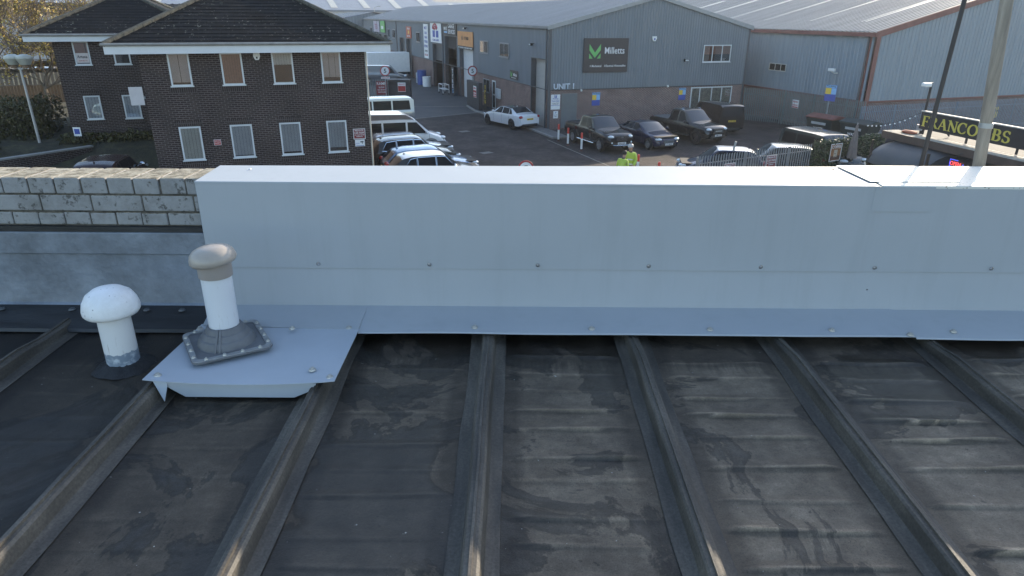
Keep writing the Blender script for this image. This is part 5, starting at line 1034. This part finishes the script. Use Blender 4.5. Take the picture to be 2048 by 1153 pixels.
# counter things seen dimly under the awning
q = MB(); q.box(.3, 9.2, -.1, .25, 0, 1.1); q.build('counter', mat('counter_brown', (.06, .04, .03), .7), cf)
rg = random.Random(4); 
for k in range(6): MB().box(.5+k*.45, .8+k*.45, .27, .295, 1.45+.1*(k % 2), 1.85+.1*(k % 2)).build('menu_board', [mat('menu_yellow', (.35, .24, .06), .7), mat('menu_grey', (.25, .25, .24), .7), mat('menu_brown', (.12, .07, .04), .7)][k % 3], cf)
SB = mat('signboard_black', (.016, .017, .022), .5, 0, .15, 3); GOLD = mat('gold_letter', (.62, .53, .10), .45, 0, .06)
fs = thing('signboard', 'long black signboard with gold serif lettering on the cafe roof', 'signboard', fr(CO, 4.9, .6, 3.107, CANG), CANG)
MB().box(-4.2, 4.4, -.05, .03, .19, .80).build('board', SB, fs, bevel=.008); [MB().box(x-.03, x+.03, -.02, .03, 0, .19).build('leg', BLKP, fs) for x in (-4, -2, 0, 2, 4)]; MB().box(-4.22, 4.42, -.07, .05, .802, .84).build('top_rail', mat('pale_top_rail', (.45, .42, .38), .7), fs); [MB().tube([(x, .05, .6), (x, .7, 0)], .03, 6).build('brace', BLKP, fs) for x in (-3.5, 0, 3.5)]
GL = {'F': ([('v', .15, 1.0, 0)], [('h', 0, .62, 1), ('h', .15, .5, .5)], [(0, .34, 0)], .64)}
def serif(txt, w, h, x0, z0, parent):
    """gold roman capitals drawn as strokes: thick stems, thin bars, small serifs"""
    mb = MB(); T_, t_ = .17, .075
    def seg(a, b, w0, w1=None):
        w1 = w1 or w0; a, b = Vector(a), Vector(b); d = (b-a).normalized(); n = Vector((-d.y, d.x)); mb.prism([tuple(a-n*w0/2), tuple(b-n*w1/2), tuple(b+n*w1/2), tuple(a+n*w0/2)], 'y', -.02, 0)
    def arc(c, rx, rz, a0, a1, th, n=12):
        for k in range(n):
            p, q = R(a0+(a1-a0)*k/n), R(a0+(a1-a0)*(k+1)/n); f = lambda a: (c[0]+rx*math.cos(a), c[1]+rz*math.sin(a)); ww = lambda a: t_+(th-t_)*abs(math.cos(a)); seg(f(p), f(q), ww(p), ww(q))
    adv = 0; widths = dict(F=.72, R=.86, A=.90, N=.92, C=.86, O=.95, M=1.10, B=.82, S=.66); tot = sum(widths[c] for c in txt)
    base = len(mb.v)
    for c in txt:
        s = len(mb.v); sf = lambda x, z, l=.17: seg((x-l, z), (x+l, z), .05)
        if c == 'F': seg((.18, 0), (.18, 1), T_); seg((.05, .97), (.62, .97), .07); seg((.62, 1), (.62, .78), .05); seg((.2, .5), (.5, .5), .06); seg((.5, .6), (.5, .4), .05); sf(.18, .025)
        if c == 'R': seg((.18, 0), (.18, 1), T_); sf(.18, .025); sf(.16, .975, .12); arc((.36, .74), .24, .235, -90, 90, T_); seg((.2, .975), (.36, .975), .06); seg((.2, .505), (.36, .505), .06); seg((.40, .5), (.74, .03), .15); sf(.76, .025, .1)
        if c == 'A': seg((.10, 0), (.44, 1), .07); seg((.42, 1), (.74, 0), T_); seg((.22, .34), (.62, .34), .06); sf(.10, .025, .11); sf(.74, .025, .13)
        if c == 'N': seg((.17, 0), (.17, 1), .07); seg((.13, 1), (.76, .02), T_); seg((.76, 0), (.76, 1), .07); sf(.17, .025, .12); sf(.12, .975, .1); sf(.76, .975, .12)
        if c == 'C': arc((.44, .5), .36, .47, 48, 312, T_); seg((.70, .66), (.70, .98), .05); seg((.69, .1), (.73, .28), .05)
        if c == 'O': arc((.46, .5), .37, .47, 0, 360, T_, 20)
        if c == 'M': seg((.17, 0), (.17, 1), .07); seg((.16, 1), (.54, .05), T_); seg((.54, .05), (.90, 1), .07); seg((.90, 0), (.90, 1), T_); sf(.17, .025, .12); sf(.90, .025, .15); sf(.13, .975, .1); sf(.92, .975, .12)
        if c == 'B': seg((.18, 0), (.18, 1), T_); arc((.36, .75), .22, .225, -90, 90, T_); arc((.38, .27), .26, .245, -90, 90, T_); [seg((.05, z), (.38, z), .06) for z in (.025, .52, .975)]
        if c == 'S': arc((.31, .74), .22, .235, 20, 270, .14); arc((.31, .26), .24, .245, 90, -160, .15); seg((.52, .74), (.52, .98), .05); seg((.08, .02), (.08, .28), .05)
        for i in range(s, len(mb.v)): mb.v[i].x += adv
        adv += widths[c]
    for v in mb.v: v.x = x0+v.x/tot*w; v.z = z0+v.z*h
    mb.build('lettering', GOLD, parent, (0, -.055, 0))
serif('FRANCOMBS', 3.80, .37, -4.08, .30, fs)
neon = thing('neon_sign', 'small red and blue lit neon open sign hanging under the cafe roof', 'neon sign', fr(CO, 4.22, -.85, 2.72, CANG), CANG)
lettering('OPEN', .42, .13, 0, 0, mat('neon_red', (.9, .08, .08), .5, 0, 0, emit=.8), neon, y=-.03, bold=.0)
q = MB(); q.tube([(-.20, 0, -.11), (-.27, 0, -.11), (-.27, 0, .11), (.05, 0, .11)], .009, 6); q.tube([(.18, 0, -.11), (.27, 0, -.11), (.27, 0, .04)], .009, 6); q.build('blue_tube', mat('neon_blue', (.06, .10, .9), .5, 0, 0, emit=.8), neon); MB().box(-.29, .29, .012, .022, -.13, .13).build('back_panel', BLKP, neon); q = MB(); [q.tube([(x, .015, .14), (x, .4, .30)], .008, 5) for x in (-.25, .25)]; q.build('hanger', BLKP, neon)
q = thing('string_lights', 'string of small clear bulbs running up to the cafe signboard', 'string lights', fr(CO, -.1, 0, 0, CANG), CANG)
pts = [(-1.6+2.3*k/12, .1+.5*k/12, 3.1+.75*k/12-.35*math.sin(math.pi*k/12)*.5) for k in range(13)]; MB().tube(pts, .008, 4).build('cable', BLKP, q)
for p_ in pts[1:-1:1]: MB().ball((p_[0], p_[1], p_[2]-.05), .03, 8).build('bulb', LAMPG, q)
MB().box(-.2, .25, -.1, .35, 3.062, 3.16).build('rag', mat('rusty_cloth', (.30, .09, .05), .8), q) if False else None
r_ = thing('cloth_bundle', 'crumpled rusty red cloth on the corner of the cafe roof', 'cloth', fr(CO, .65, .25, 3.108, CANG), CANG); q = MB(); q.ball((0, 0, .05), (.35, .2, .07), 14); q.v = [v+Vector((0, 0, .03*noise.noise(v*9))) for v in q.v]; q.build('cloth', mat('rusty_cloth', (.30, .09, .05), .8), r_)
sign('notice', 'small yellow notice on the blue grey fence behind the cafe signboard', W(10.6, -1.08, 1.25), ANG, .5, .7, YELP, [('KEEP CLEAR', .4, .12, 0, .1, BLKP)], cat='notice', t=.01)
# ------------------------------------------------------------------ poles
def wood_mat():
    m, t, b = nt('weathered_pole_timber'); v = coords(t, (9, 9, .5)); c = ramp(t, [(.3, (.17, .15, .125)), (.55, (.30, .27, .225)), (.75, (.40, .365, .31))], noise_tex(t, 3, 8, .7, v)); t.links.new(c, b.inputs['Base Color']); b.inputs['Roughness'].default_value = .85; bump(t, b, noise_tex(t, 6, 6, .7, v), .6, .01); return m
wp_ = thing('pole', 'thick weathered grey brown pole rising close behind the right end of the parapet', 'pole', (2.325, 3.33, 0))
MB().tube([(.19, 0, 4.6), (0, 0, 6.4), (-.19, 0, 8.3)], [.030, .0275, .026], 24).build('shaft', wood_mat(), wp_)
MB().lathe([(.0285, -.012), (.031, -.012), (.031, .012), (.0285, .012)], (-.02, 0, 6.62), 24).build('steel_band', GALV, wp_); MB().box(-.06, .06, -.09, -.03, 6.02, 6.06).build('bracket', GALV, wp_)
tp_ = thing('rod', 'thin dark steel rod rising close behind the parapet left of the thick pole', 'post', (2.04, 3.34, 0)); MB().tube([(-.05, 0, 4.6), (0, 0, 6.4), (.05, 0, 8.3)], .0105, 12).build('shaft', mat('dark_bronze_steel', (.05, .045, .045), .5, .3, .15), tp_); MB().box(-.03, .03, -.10, -.012, 6.1, 6.13).build('bracket', BLKP, tp_)
cpole = thing('camera_post', 'dark post with white bullet camera and junction box above the cafe roof corner', 'camera post', fr(CO, .45, .9, 3.06, CANG), CANG)
MB().tube([(0, 0, 0), (0, 0, 1.85)], .045, 10).build('pole', BLKP, cpole); MB().box(-.16, .08, -.30, -.02, 1.70, 1.84).build('camera', WHITE, cpole, bevel=.03); MB().box(-.12, .12, -.12, -.05, .12, .32).build('junction_box', mat('grey_box', (.3, .31, .32), .5), cpole)
# left lamp post with two heads
lp = thing('lamp_post', 'pale street lamp with two bowl heads by the office bank', 'lamp post', (-21.56, 30.7, .75)); PLM = mat('pale_lamp_steel', (.46, .44, .42), .45, .2, .1)
MB().tube([(0, 0, 0), (0, 0, .6)], .10, 10).build('sleeve', PLM, lp); MB().tube([(0, 0, .5), (-.02, 0, 4.1)], [.065, .045], 10).build('pole', PLM, lp)
for s in (-1, 1):
    q = MB(); q.tube([(-.02, 0, 4.0), (s*.20, 0, 4.12)], .035, 8); q.build('arm', PLM, lp); MB().lathe([(0, 4.06), (.14, 4.08), (.16, 4.2), (.22, 4.22)], (s*.26, 0, 0), 20).build('lamp_base', mat('lamp_brown', (.2, .13, .08), .6), lp); MB().lathe([(.20, 4.22), (.33, 4.48), (.31, 4.56), (.14, 4.64), (0, 4.66)], (s*.26, 0, 0), 20).build('lamp_bowl', mat('lamp_bowl', (.42, .42, .36), .3), lp)
r_ = thing('sign_post', 'short post with small blue and white sign on the planted bank', 'sign', (-19.9, 31.0, .9)); MB().box(-.06, .06, -.03, .03, 0, 1.1).build('post', mat('grey_timber', (.22, .2, .17), .8), r_); MB().box(-.17, .17, -.05, -.032, .95, 1.35).build('plate', WPRINT, r_); MB().box(-.12, .12, -.056, -.051, 1.05, 1.28).build('symbol', BLUEP, r_)
# ------------------------------------------------------------------ two workers
def skin(pts, edges, rad, m, name, parent, sub=2, root=0):
    me = bpy.data.meshes.new(name); me.from_pydata(pts, edges, []); o = bpy.data.objects.new(name, me); COL.objects.link(o)
    s = o.modifiers.new('skin', 'SKIN'); sv_ = me.skin_vertices[0].data
    for i, r_ in enumerate(rad): sv_[i].radius = r_ if isinstance(r_, tuple) else (r_, r_); sv_[i].use_root = i == root
    ss_ = o.modifiers.new('sub', 'SUBSURF'); ss_.levels = ss_.render_levels = sub
    dg = bpy.context.evaluated_depsgraph_get(); new = bpy.data.meshes.new_from_object(o.evaluated_get(dg)); bpy.data.objects.remove(o)
    new.name = name; new.materials.clear(); new.materials.append(m)
    for p in new.polygons: p.use_smooth = True
    o = bpy.data.objects.new(name, new); COL.objects.link(o); o.parent = parent; return o
SKIN = mat('skin', (.42, .24, .17), .55, 0, .06); NAVT = mat('navy_trousers', (.018, .02, .032), .8, 0, .15); HIV = mat('hi_vis_yellow', (.42, .55, .07), .6, 0, .05); REFL = mat('reflective_band', (.62, .64, .62), .35, .3, .08); HAIR = mat('dark_hair', (.022, .016, .013), .7); HELM = mat('grey_helmet', (.42, .41, .40), .35, 0, .1)
def person(label, loc, rz, helmet, lean=0.05, armr=(.12, .05), arml=(.10, .12)):
    r = thing('person', label, 'person', loc, rz, 'workers in yellow jackets')
    # faces local +x
    hx = lean; P = [(0, 0, .95), (lean*.3, 0, 1.15), (lean*.7, 0, 1.38), (lean*.9, 0, 1.50), (lean*1.1+.02, 0, 1.56), (lean*1.3+.04, 0, 1.66), (lean*1.35+.03, 0, 1.76)]
    rad = [(.15, .11), (.14, .10), (.17, .11), (.06, .06), (.055, .055), (.085, .095), (.07, .08)]; E_ = [(0, 1), (1, 2), (2, 3), (3, 4), (4, 5), (5, 6)]
    def chain(st, pts, rr_):
        last = st
        for p, q in zip(pts, rr_): P.append(p); rad.append(q); E_.append((last, len(P)-1)); last = len(P)-1
        return last
    for s, a in ((1, arml), (-1, armr)):
        e = chain(2, [(lean*.7, s*.19, 1.42), (lean*.6-.02+a[0]*.3, s*.25, 1.15), (lean*.6+a[0]+a[1], s*.24, .92), (lean*.6+a[0]+a[1]+.03, s*.235, .86)], [.058, .045, .034, (.022, .038)])
        bx, by, bz = P[e]
        for k, (dy, ln_) in enumerate(((-.03, .075), (-.01, .09), (.01, .085), (.03, .07))): chain(e, [(bx+.012, by+dy, bz-.035), (bx+.022, by+dy*1.1, bz-.035-ln_*.55), (bx+.012, by+dy*1.0, bz-.035-ln_)], [.010, .009, .008])
        chain(e, [(bx+.05, by-s*.02, bz-.01), (bx+.065, by-s*.02, bz-.055)], [.011, .010])
        chain(0, [(.0, s*.10, .86), (.02, s*.11, .50), (-.02, s*.12, .10), (.06, s*.13, .045), (.16, s*.135, .035)], [.095, .06, .045, .045, .035])
    skin(P, E_, rad, SKIN, 'body', r)
    J = [(lean*.1, 0, .86), (lean*.3, 0, 1.12), (lean*.7, 0, 1.36), (lean*.9, 0, 1.49)]; jr = [(.19, .145), (.185, .14), (.205, .14), (.085, .085)]; je = [(0, 1), (1, 2), (2, 3)]
    for s, a in ((1, arml), (-1, armr)):
        l_ = 2
        for p, q in zip([(lean*.7, s*.20, 1.42), (lean*.6-.02+a[0]*.3, s*.262, 1.15), (lean*.6+a[0]+a[1]-.01, s*.25, .94)], [.085, .07, .055]): J.append(p); jr.append(q); je.append((l_, len(J)-1)); l_ = len(J)-1
    jk = skin(J, je, jr, HIV, 'jacket', r)
    b = MB()
    for z, w_, d_ in ((.97, .196, .150), (1.18, .194, .148)): cx = lean*.3*(z-.86)/.26; b.lathe([(1.0, -.028), (1.035, 0), (1.0, .028)], (cx, 0, z), 24, sq=(d_, w_))
    b.build('reflective_band', REFL, jk)
    T = [(0, 0, .93), (0, 0, .84)]; tr = [(.16, .12), (.15, .12)]; te = [(0, 1)]
    for s in (1, -1):
        l_ = 1
        for p, q in zip([(.0, s*.10, .78), (.02, s*.11, .48), (-.02, s*.12, .10)], [.105, .078, .062]): T.append(p); tr.append(q); te.append((l_, len(T)-1)); l_ = len(T)-1
    skin(T, te, tr, NAVT, 'trousers', r)
    for s in (1, -1): q = MB(); q.ball((.06, s*.13, .045), (.15, .055, .05), 12); q.build('boot', BLKP, r)
    hc = Vector((lean*1.35+.035, 0, 1.71))
    f = MB(); f.ball((hc.x+.085, 0, hc.z-.035), (.025, .016, .026), 8)
    for s in (1, -1): f.ball((hc.x-.0, s*.088, hc.z-.03), (.02, .012, .03), 8)
    f.build('nose_and_ears', SKIN, r)
    e = MB(); [e.ball((hc.x+.078, s*.032, hc.z), (.008, .012, .008), 8) for s in (1, -1)]; e.build('eyes', BLKP, r); MB().ball((hc.x+.076, 0, hc.z-.075), (.008, .026, .007), 8).build('mouth', mat('lips', (.3, .13, .11), .5), r)
    if helmet:
        q = MB(); q.lathe([(.128, .0), (.126, .04), (.112, .09), (.075, .125), (.0, .14)], (hc.x-.01, 0, hc.z+.03), 24); q.prism([(.08, .07), (.19, .045), (.19, -.045), (.08, -.07)], 'z', .022, .034) if False else None
        q.ball((hc.x+.09, 0, hc.z+.035), (.08, .08, .010), 12); q.build('helmet', HELM, r)
        MB().lathe([(.10, -.10), (.098, -.03)], (hc.x-.035, 0, hc.z), 16).build('hair', HAIR, r) if False else None
    else:
        q = MB(); q.ball((hc.x-.018, 0, hc.z+.028), (.102, .100, .105), 14); q.v = [v+Vector((.0, 0, .012*noise.noise(v*22))) for v in q.v]; q.build('hair', HAIR, r)
    cl_ = MB(); cl_.lathe([(.075, 1.49), (.085, 1.55), (.075, 1.555)], (lean*.95, 0, 0), 16); cl_.build('collar', mat('navy_collar', (.03, .035, .06), .8), jk)
    return r
person('worker in yellow hi vis jacket wearing a pale grey helmet', M(-2.55, -15.75, .004), ANG+R(215), True, .10)
person('dark haired worker in lime hi vis jacket beside the helmeted worker', M(-3.75, -17.05, .004), ANG+R(25), False, .10)
# ------------------------------------------------------------------ left background: fence, hedge, trees, sheds
tf = thing('timber_fence', 'tall brown board fence with spiked posts at the far left', 'fence', O(-34, 24.5, 1.0), ANG); q = MB(); rg = random.Random(9); x = 0
while x < 18.2: q.box(x, x+.16, rg.uniform(-.01, .01), .03, 0, 1.65+rg.uniform(-.02, .02)); x += .185
q.build('boards', mat('brown_board', (.16, .10, .055), .85, 0, .3, 2), tf); q = MB(); x = 0
while x < 18.2: q.prism([(x, 1.7), (x+.07, 1.7), (x+.07, 2.35), (x+.035, 2.45), (x, 2.35)], 'y', .05, .07); x += .26
q.build('steel_pales', mat('pale_rust_steel', (.40, .36, .28), .6, .2, .2), tf)
sh = thing('shed', 'low shed with sunlit ribbed pale roof behind the board fence', 'shed', O(-33, 27.5, 1.0), ANG); q = MB(); ribroof(q, 0, 18, (0, 2.3), (5, 3.0), .5, .05); o = q.build('roof', mat('pale_shed_roof', (.42, .40, .36), .6, 0, .2), sh, (0, 0, 0)); MB().box(.2, 17.8, .2, 4.8, 0, 2.2).build('wall', mat('shed_wall', (.2, .17, .13), .8), sh)
o.rotation_euler.z = R(-90); o.location = (0, 5, 0); o.scale = (1, 1, 1)
HEDG = mat('hedge_leaf', (.060, .055, .014), .65, 0, .6, 3)
def hedge(label, x, y, z, sx, sy, sz, n, seed):
    h = thing('hedge', label, 'hedge', O(x, y, z), ANG, 'hedges on the planted bank'); rg_ = random.Random(seed)
    leafcloud(n, lambda g: (lambda a, b, c: (a*sx+.10*noise.noise(Vector((a*4, b*4, c*4)))*3, b*sy+.15*noise.noise(Vector((b*5, c*5, a*3)))*2, (.5+.5*c)*sz+.12*noise.noise(Vector((a*6, 3, b*6)))*2))(g.uniform(-1, 1)**1.0, g.uniform(-1, 1), g.uniform(-1, 1)), .075, seed).build('foliage', HEDG, h)
    q = MB(); [q.tube([(rg_.uniform(-sx, sx)*.8, rg_.uniform(-sy, sy)*.6, 0), (rg_.uniform(-sx, sx)*.8, rg_.uniform(-sy, sy)*.6, sz*.9)], .02, 5) for _ in range(14)]; q.build('stems', mat('twig', (.05, .035, .025), .9), h)
hedge('clipped dark hedge beside the office wing', -15.3, 10.2, 1.5, 1.5, 2.2, 1.7, 7000, 11); hedge('dark shrubs low on the bank at the left edge', -17.6, 5.6, 1.0, 2.4, 1.2, 1.1, 6000, 12); hedge('low planting along the foot of the office wing', -11.0, 7.0, 1.5, 2.0, .6, .35, 2600, 13)
lw = thing('low_wall', 'low dark retaining wall on the planted bank', 'wall', O(-13.6, 4.2, .7), ANG+R(38)); MB().box(-2.5, 2.5, -.12, .12, 0, .8).build('wall', OBR, lw); MB().box(-2.55, 2.55, -.16, .16, .803, .87).build('coping', mat('concrete_kerb', (.3, .3, .3), .8), lw)
BARK = mat('bare_bark', (.13, .10, .07), .9, 0, .35, 4); LEAFY = mat('yellow_autumn_leaf', (.42, .30, .06), .6, 0, .4, 3)
def tree(label, loc, h, seed, leaves=500, spread=.55, cat='tree', grp=None, rz=0, depth=5, leafsize=.07, rad=.2):
    t = thing('bare_tree', label, cat, loc, rz, grp); g = random.Random(seed); tk, tw = MB(), MB(); tips = []
    def grow(p, d, ln_, r, lv):
        pts = [p]; rs = [r]; n = 3
        for k in range(n):
            d = (d+Vector((g.gauss(0, .13), g.gauss(0, .13), g.gauss(.04, .08)))).normalized(); p = p+d*ln_/n; pts.append(p); rs.append(r*(1-.42*(k+1)/n))
        rs = [max(q_, .016) for q_ in rs]; (tk if lv < 2 else tw).tube(pts, rs, 7 if lv < 2 else (4 if lv < 4 else 3), caps=False)
        if lv >= depth-1: tips.extend(pts[1:])
        if lv < depth:
            for k in range(g.choice((2, 3, 3, 4)) if lv else 5):
                b = Vector((g.gauss(0, 1), g.gauss(0, 1), g.gauss(0, .5))); b = (b-d*b.dot(d)).normalized(); grow(pts[g.choice((1, 2, 3)) if lv else g.choice((2, 3))], (d*(.9-.25*(lv == 0))+b*g.uniform(spread*.8, spread*1.5)).normalized(), ln_*g.uniform(.62, .82), rs[-1]*.82, lv+1)
    grow(Vector((0, 0, -.1)), Vector((0, 0, 1)), h*.34, rad, 0)
    tk.build('trunk', BARK, t); tw.build('branches', BARK, t)
    if leaves: q = MB(); leafcloud(leaves, lambda gg: gg.choice(tips)+Vector((gg.gauss(0, .12), gg.gauss(0, .12), gg.gauss(-.03, .12))), leafsize, seed+1, q); q.build('crown', LEAFY, t)
TG = 'bare autumn trees at the left'
tree('bare autumn tree with yellow leaves overhanging the left office roof edge', O(-19.5, 27, 1.2), 9.5, 21, 3200, grp=TG, depth=6, rad=.24); tree('bare autumn tree behind the double headed street lamp', O(-24, 22.5, 1.2), 8.5, 22, 2600, grp=TG, depth=6, rad=.2); tree('tall bare tree in the far left corner', O(-29, 31, 1.0), 10, 23, 2600, grp=TG, depth=6, rad=.25); tree('leafy yellowed tree between the lamp and the office wing', O(-16.5, 21, 1.2), 7.5, 25, 2600, grp=TG, depth=6, rad=.15, leafsize=.09); tree('dense twiggy tree at the top left corner of the view', O(-26, 36, 1.0), 12, 26, 2400, grp=TG, depth=6, rad=.22, leafsize=.09); tree('slim autumn tree behind the board fence', O(-22, 29.5, 1.0), 9, 27, 2600, grp=TG, depth=6, rad=.15)
tree('spreading bare tree behind the office wing gutter', O(-17, 36, 1.0), 9.5, 24, 2600, grp=TG, depth=6, rad=.22)
car('white van parked beyond the trees at the far left', 'van', O(-27, 40, 1.2), ANG+R(5), van(), WH, name='panel_van'); car('pale car parked beyond the trees at the far left', 'car', O(-21.5, 43, 1.2), ANG+R(5), hatch(), SILV)
struct(MB().box(-24, 16, 24, 80, .3, 1.1), 'car_park_ground', mat('pale_tarmac', (.22, .20, .17), .9, 0, .2, .5), loc=O(-20, 10), rz=ANG)
fb = thing('factory', 'long pale sunlit factory beyond the trees at the far left', 'building', O(-60, 85, 0), ANG); MB().box(0, 55, 0, 20, 0, 6.5).build('wall', mat('pale_factory_wall', (.45, .43, .42), .8, 0, .1), fb); q = MB(); ribroof(q, 0, 55, (0, 6.6), (10, 8.4), 1.0, .08); o = q.build('roof', GRF, fb); o.rotation_euler.z = R(-90); o.location = (0, 20, 0); q = MB(); [q.box(2+6*k, 5.5+6*k, -.06, -.01, 3.2, 4.8) for k in range(9)]; q.build('window', mat('dark_pane', (.05, .06, .08), .1), fb)
# ------------------------------------------------------------------ far things along the top edge
def shed_far(label, x, y, w, d, h, rise, wallm, roofm, band=None, strips=0, name='retail_shed'):
    s = thing(name, label, 'building', M(x, y), ANG); MB().box(0, w, 0, d, 0, h).build('wall', wallm, s)
    q = MB(); q.prism([(-.5, h-.3), (-.5, h+.1), (d*.5, h+rise), (d+.5, h+.1), (d+.5, h-.3)], 'x', -.5, w+.5); q.build('roof', roofm, s)
    if band:
        for k, m in enumerate(band): MB().box(-.1, w+.1, -.12-.02*k, -.02, h-1.6-.75*k, h-.9-.75*k).build('stripe', m, s)
    for k in range(strips):
        xx = w*(k+.5)/strips; q = MB(); z = lambda y_: h+.1+(rise-.1)*(y_+.5)/(d*.5+.5)+.08; q.quad((xx, 1.5, z(1.5)), (xx+1.6, 1.5, z(1.5)), (xx+1.6, d*.42, z(d*.42)), (xx, d*.42, z(d*.42))); q.build('rooflight', LITE, s)
    q = MB(); [q.box(3+9*k, 7+9*k, -.06, -.01, 1.2, 3.4) for k in range(int(w/9))]; q.build('window', mat('dark_pane', (.05, .06, .08), .1), s); return s
DRF = mat('dull_blue_roof', (.20, .22, .25), .5, .1, .1, .3)
shed_far('long retail shed with blue and red stripes far beyond the office', -42, 135, 70, 45, 8.0, 4.5, mat('white_shed_wall', (.55, .56, .57), .7), DRF, (mark('stripe_blue', (.06, .12, .34)), mark('stripe_red', (.40, .06, .06))), 9)
shed_far('grey shed with pale rooflights far beyond the terrace ridge', 30, 170, 60, 40, 7.5, 3.5, WCL, DRF, None, 7)
shed_far('distant low pale warehouse right of the terrace ridge', 75, 190, 60, 40, 7.0, 3.5, mat('white_shed_wall', (.55, .56, .57), .7), WRF, None, 5)
shed_far('white flat fronted office block far behind the brick office roof', -22, 118, 14, 8, 7.2, .8, mat('white_shed_wall', (.55, .56, .57), .7), DRF, None, 0, 'office_block')
shed_far('pale far building behind the office and bare trees', -75, 150, 34, 20, 8.5, 2.0, mat('cream_far_wall', (.48, .45, .40), .8), WRF, None, 0, 'far_block')
tree('bare bushy tree in front of the striped retail shed', M(-11, 105, 0), 6.8, 31, 0, .7, grp='bare trees beyond the roofs', rad=.16); tree('wide bare tree showing between the terrace gable and the warehouse', M(30, 98, 0), 9.2, 32, 0, .75, grp='bare trees beyond the roofs', depth=6, rad=.2); tree('second bare tree right of the wide one beyond the gable', M(36, 104, 0), 8.8, 33, 0, .75, grp='bare trees beyond the roofs', depth=6, rad=.2)
def street_lamp(label, x, y, h):
    r = thing('street_lamp', label, 'street lamp', M(x, y), ANG, 'far street lamps'); MB().tube([(0, 0, 0), (0, 0, h), (.8, 0, h+.3)], [.1, .06, .05], 6).build('pole', PLM, r); MB().box(.7, 1.5, -.15, .15, h+.25, h+.4).build('lamp_head', PLM, r)
street_lamp('pale street lamp in front of the striped retail shed', -13, 110, 9.0); street_lamp('pale street lamp beyond the terrace ridge left of the gable apex', 10, 130, 8.6); street_lamp('dark street lamp beyond the bare trees by the warehouse', 44, 125, 9.4)
# hills closing the view, with small houses
def hillmat():
    m, t, b = nt('hillside'); v = coords(t); c = ramp(t, [(.3, (.06, .07, .045)), (.5, (.10, .10, .07)), (.65, (.16, .15, .12)), (.8, (.25, .24, .23))], noise_tex(t, .02, 8, .7, v)); t.links.new(c, b.inputs['Base Color']); b.inputs['Roughness'].default_value = .95; return m
q = MB(); nx, ny = 120, 14; vs = []
for j in range(ny+1):
    for i in range(nx+1):
        a = R(-75+150*i/nx); d = 420+1100*(j/ny)**1.3; f = j/ny; z = -.6+f*f*(3-2*f)*(62+26*noise.noise(Vector((a*3, .3, 0))))+6*noise.noise(Vector((a*22, f*7, 1)))*f; vs.append((d*math.sin(a), d*math.cos(a), z))
q.add(vs, [(j*(nx+1)+i, j*(nx+1)+i+1, (j+1)*(nx+1)+i+1, (j+1)*(nx+1)+i) for j in range(ny) for i in range(nx)], 0, True); struct(q, 'hills', hillmat())

hz = MB().box(-1500, 1500, -60, 1800, -1.5, 105)
hm = bpy.data.materials.new('haze'); hm.use_nodes = True; ht_ = hm.node_tree; ht_.nodes.remove(ht_.nodes['Principled BSDF']); pv_ = ht_.nodes.new('ShaderNodeVolumePrincipled'); pv_.inputs['Color'].default_value = (.86, .91, 1, 1); pv_.inputs['Density'].default_value = .00035; pv_.inputs['Anisotropy'].default_value = .45
ht_.links.new(pv_.outputs[0], ht_.nodes['Material Output'].inputs['Volume']); tag(hz.build('haze', hm), None, None, None, 'stuff')
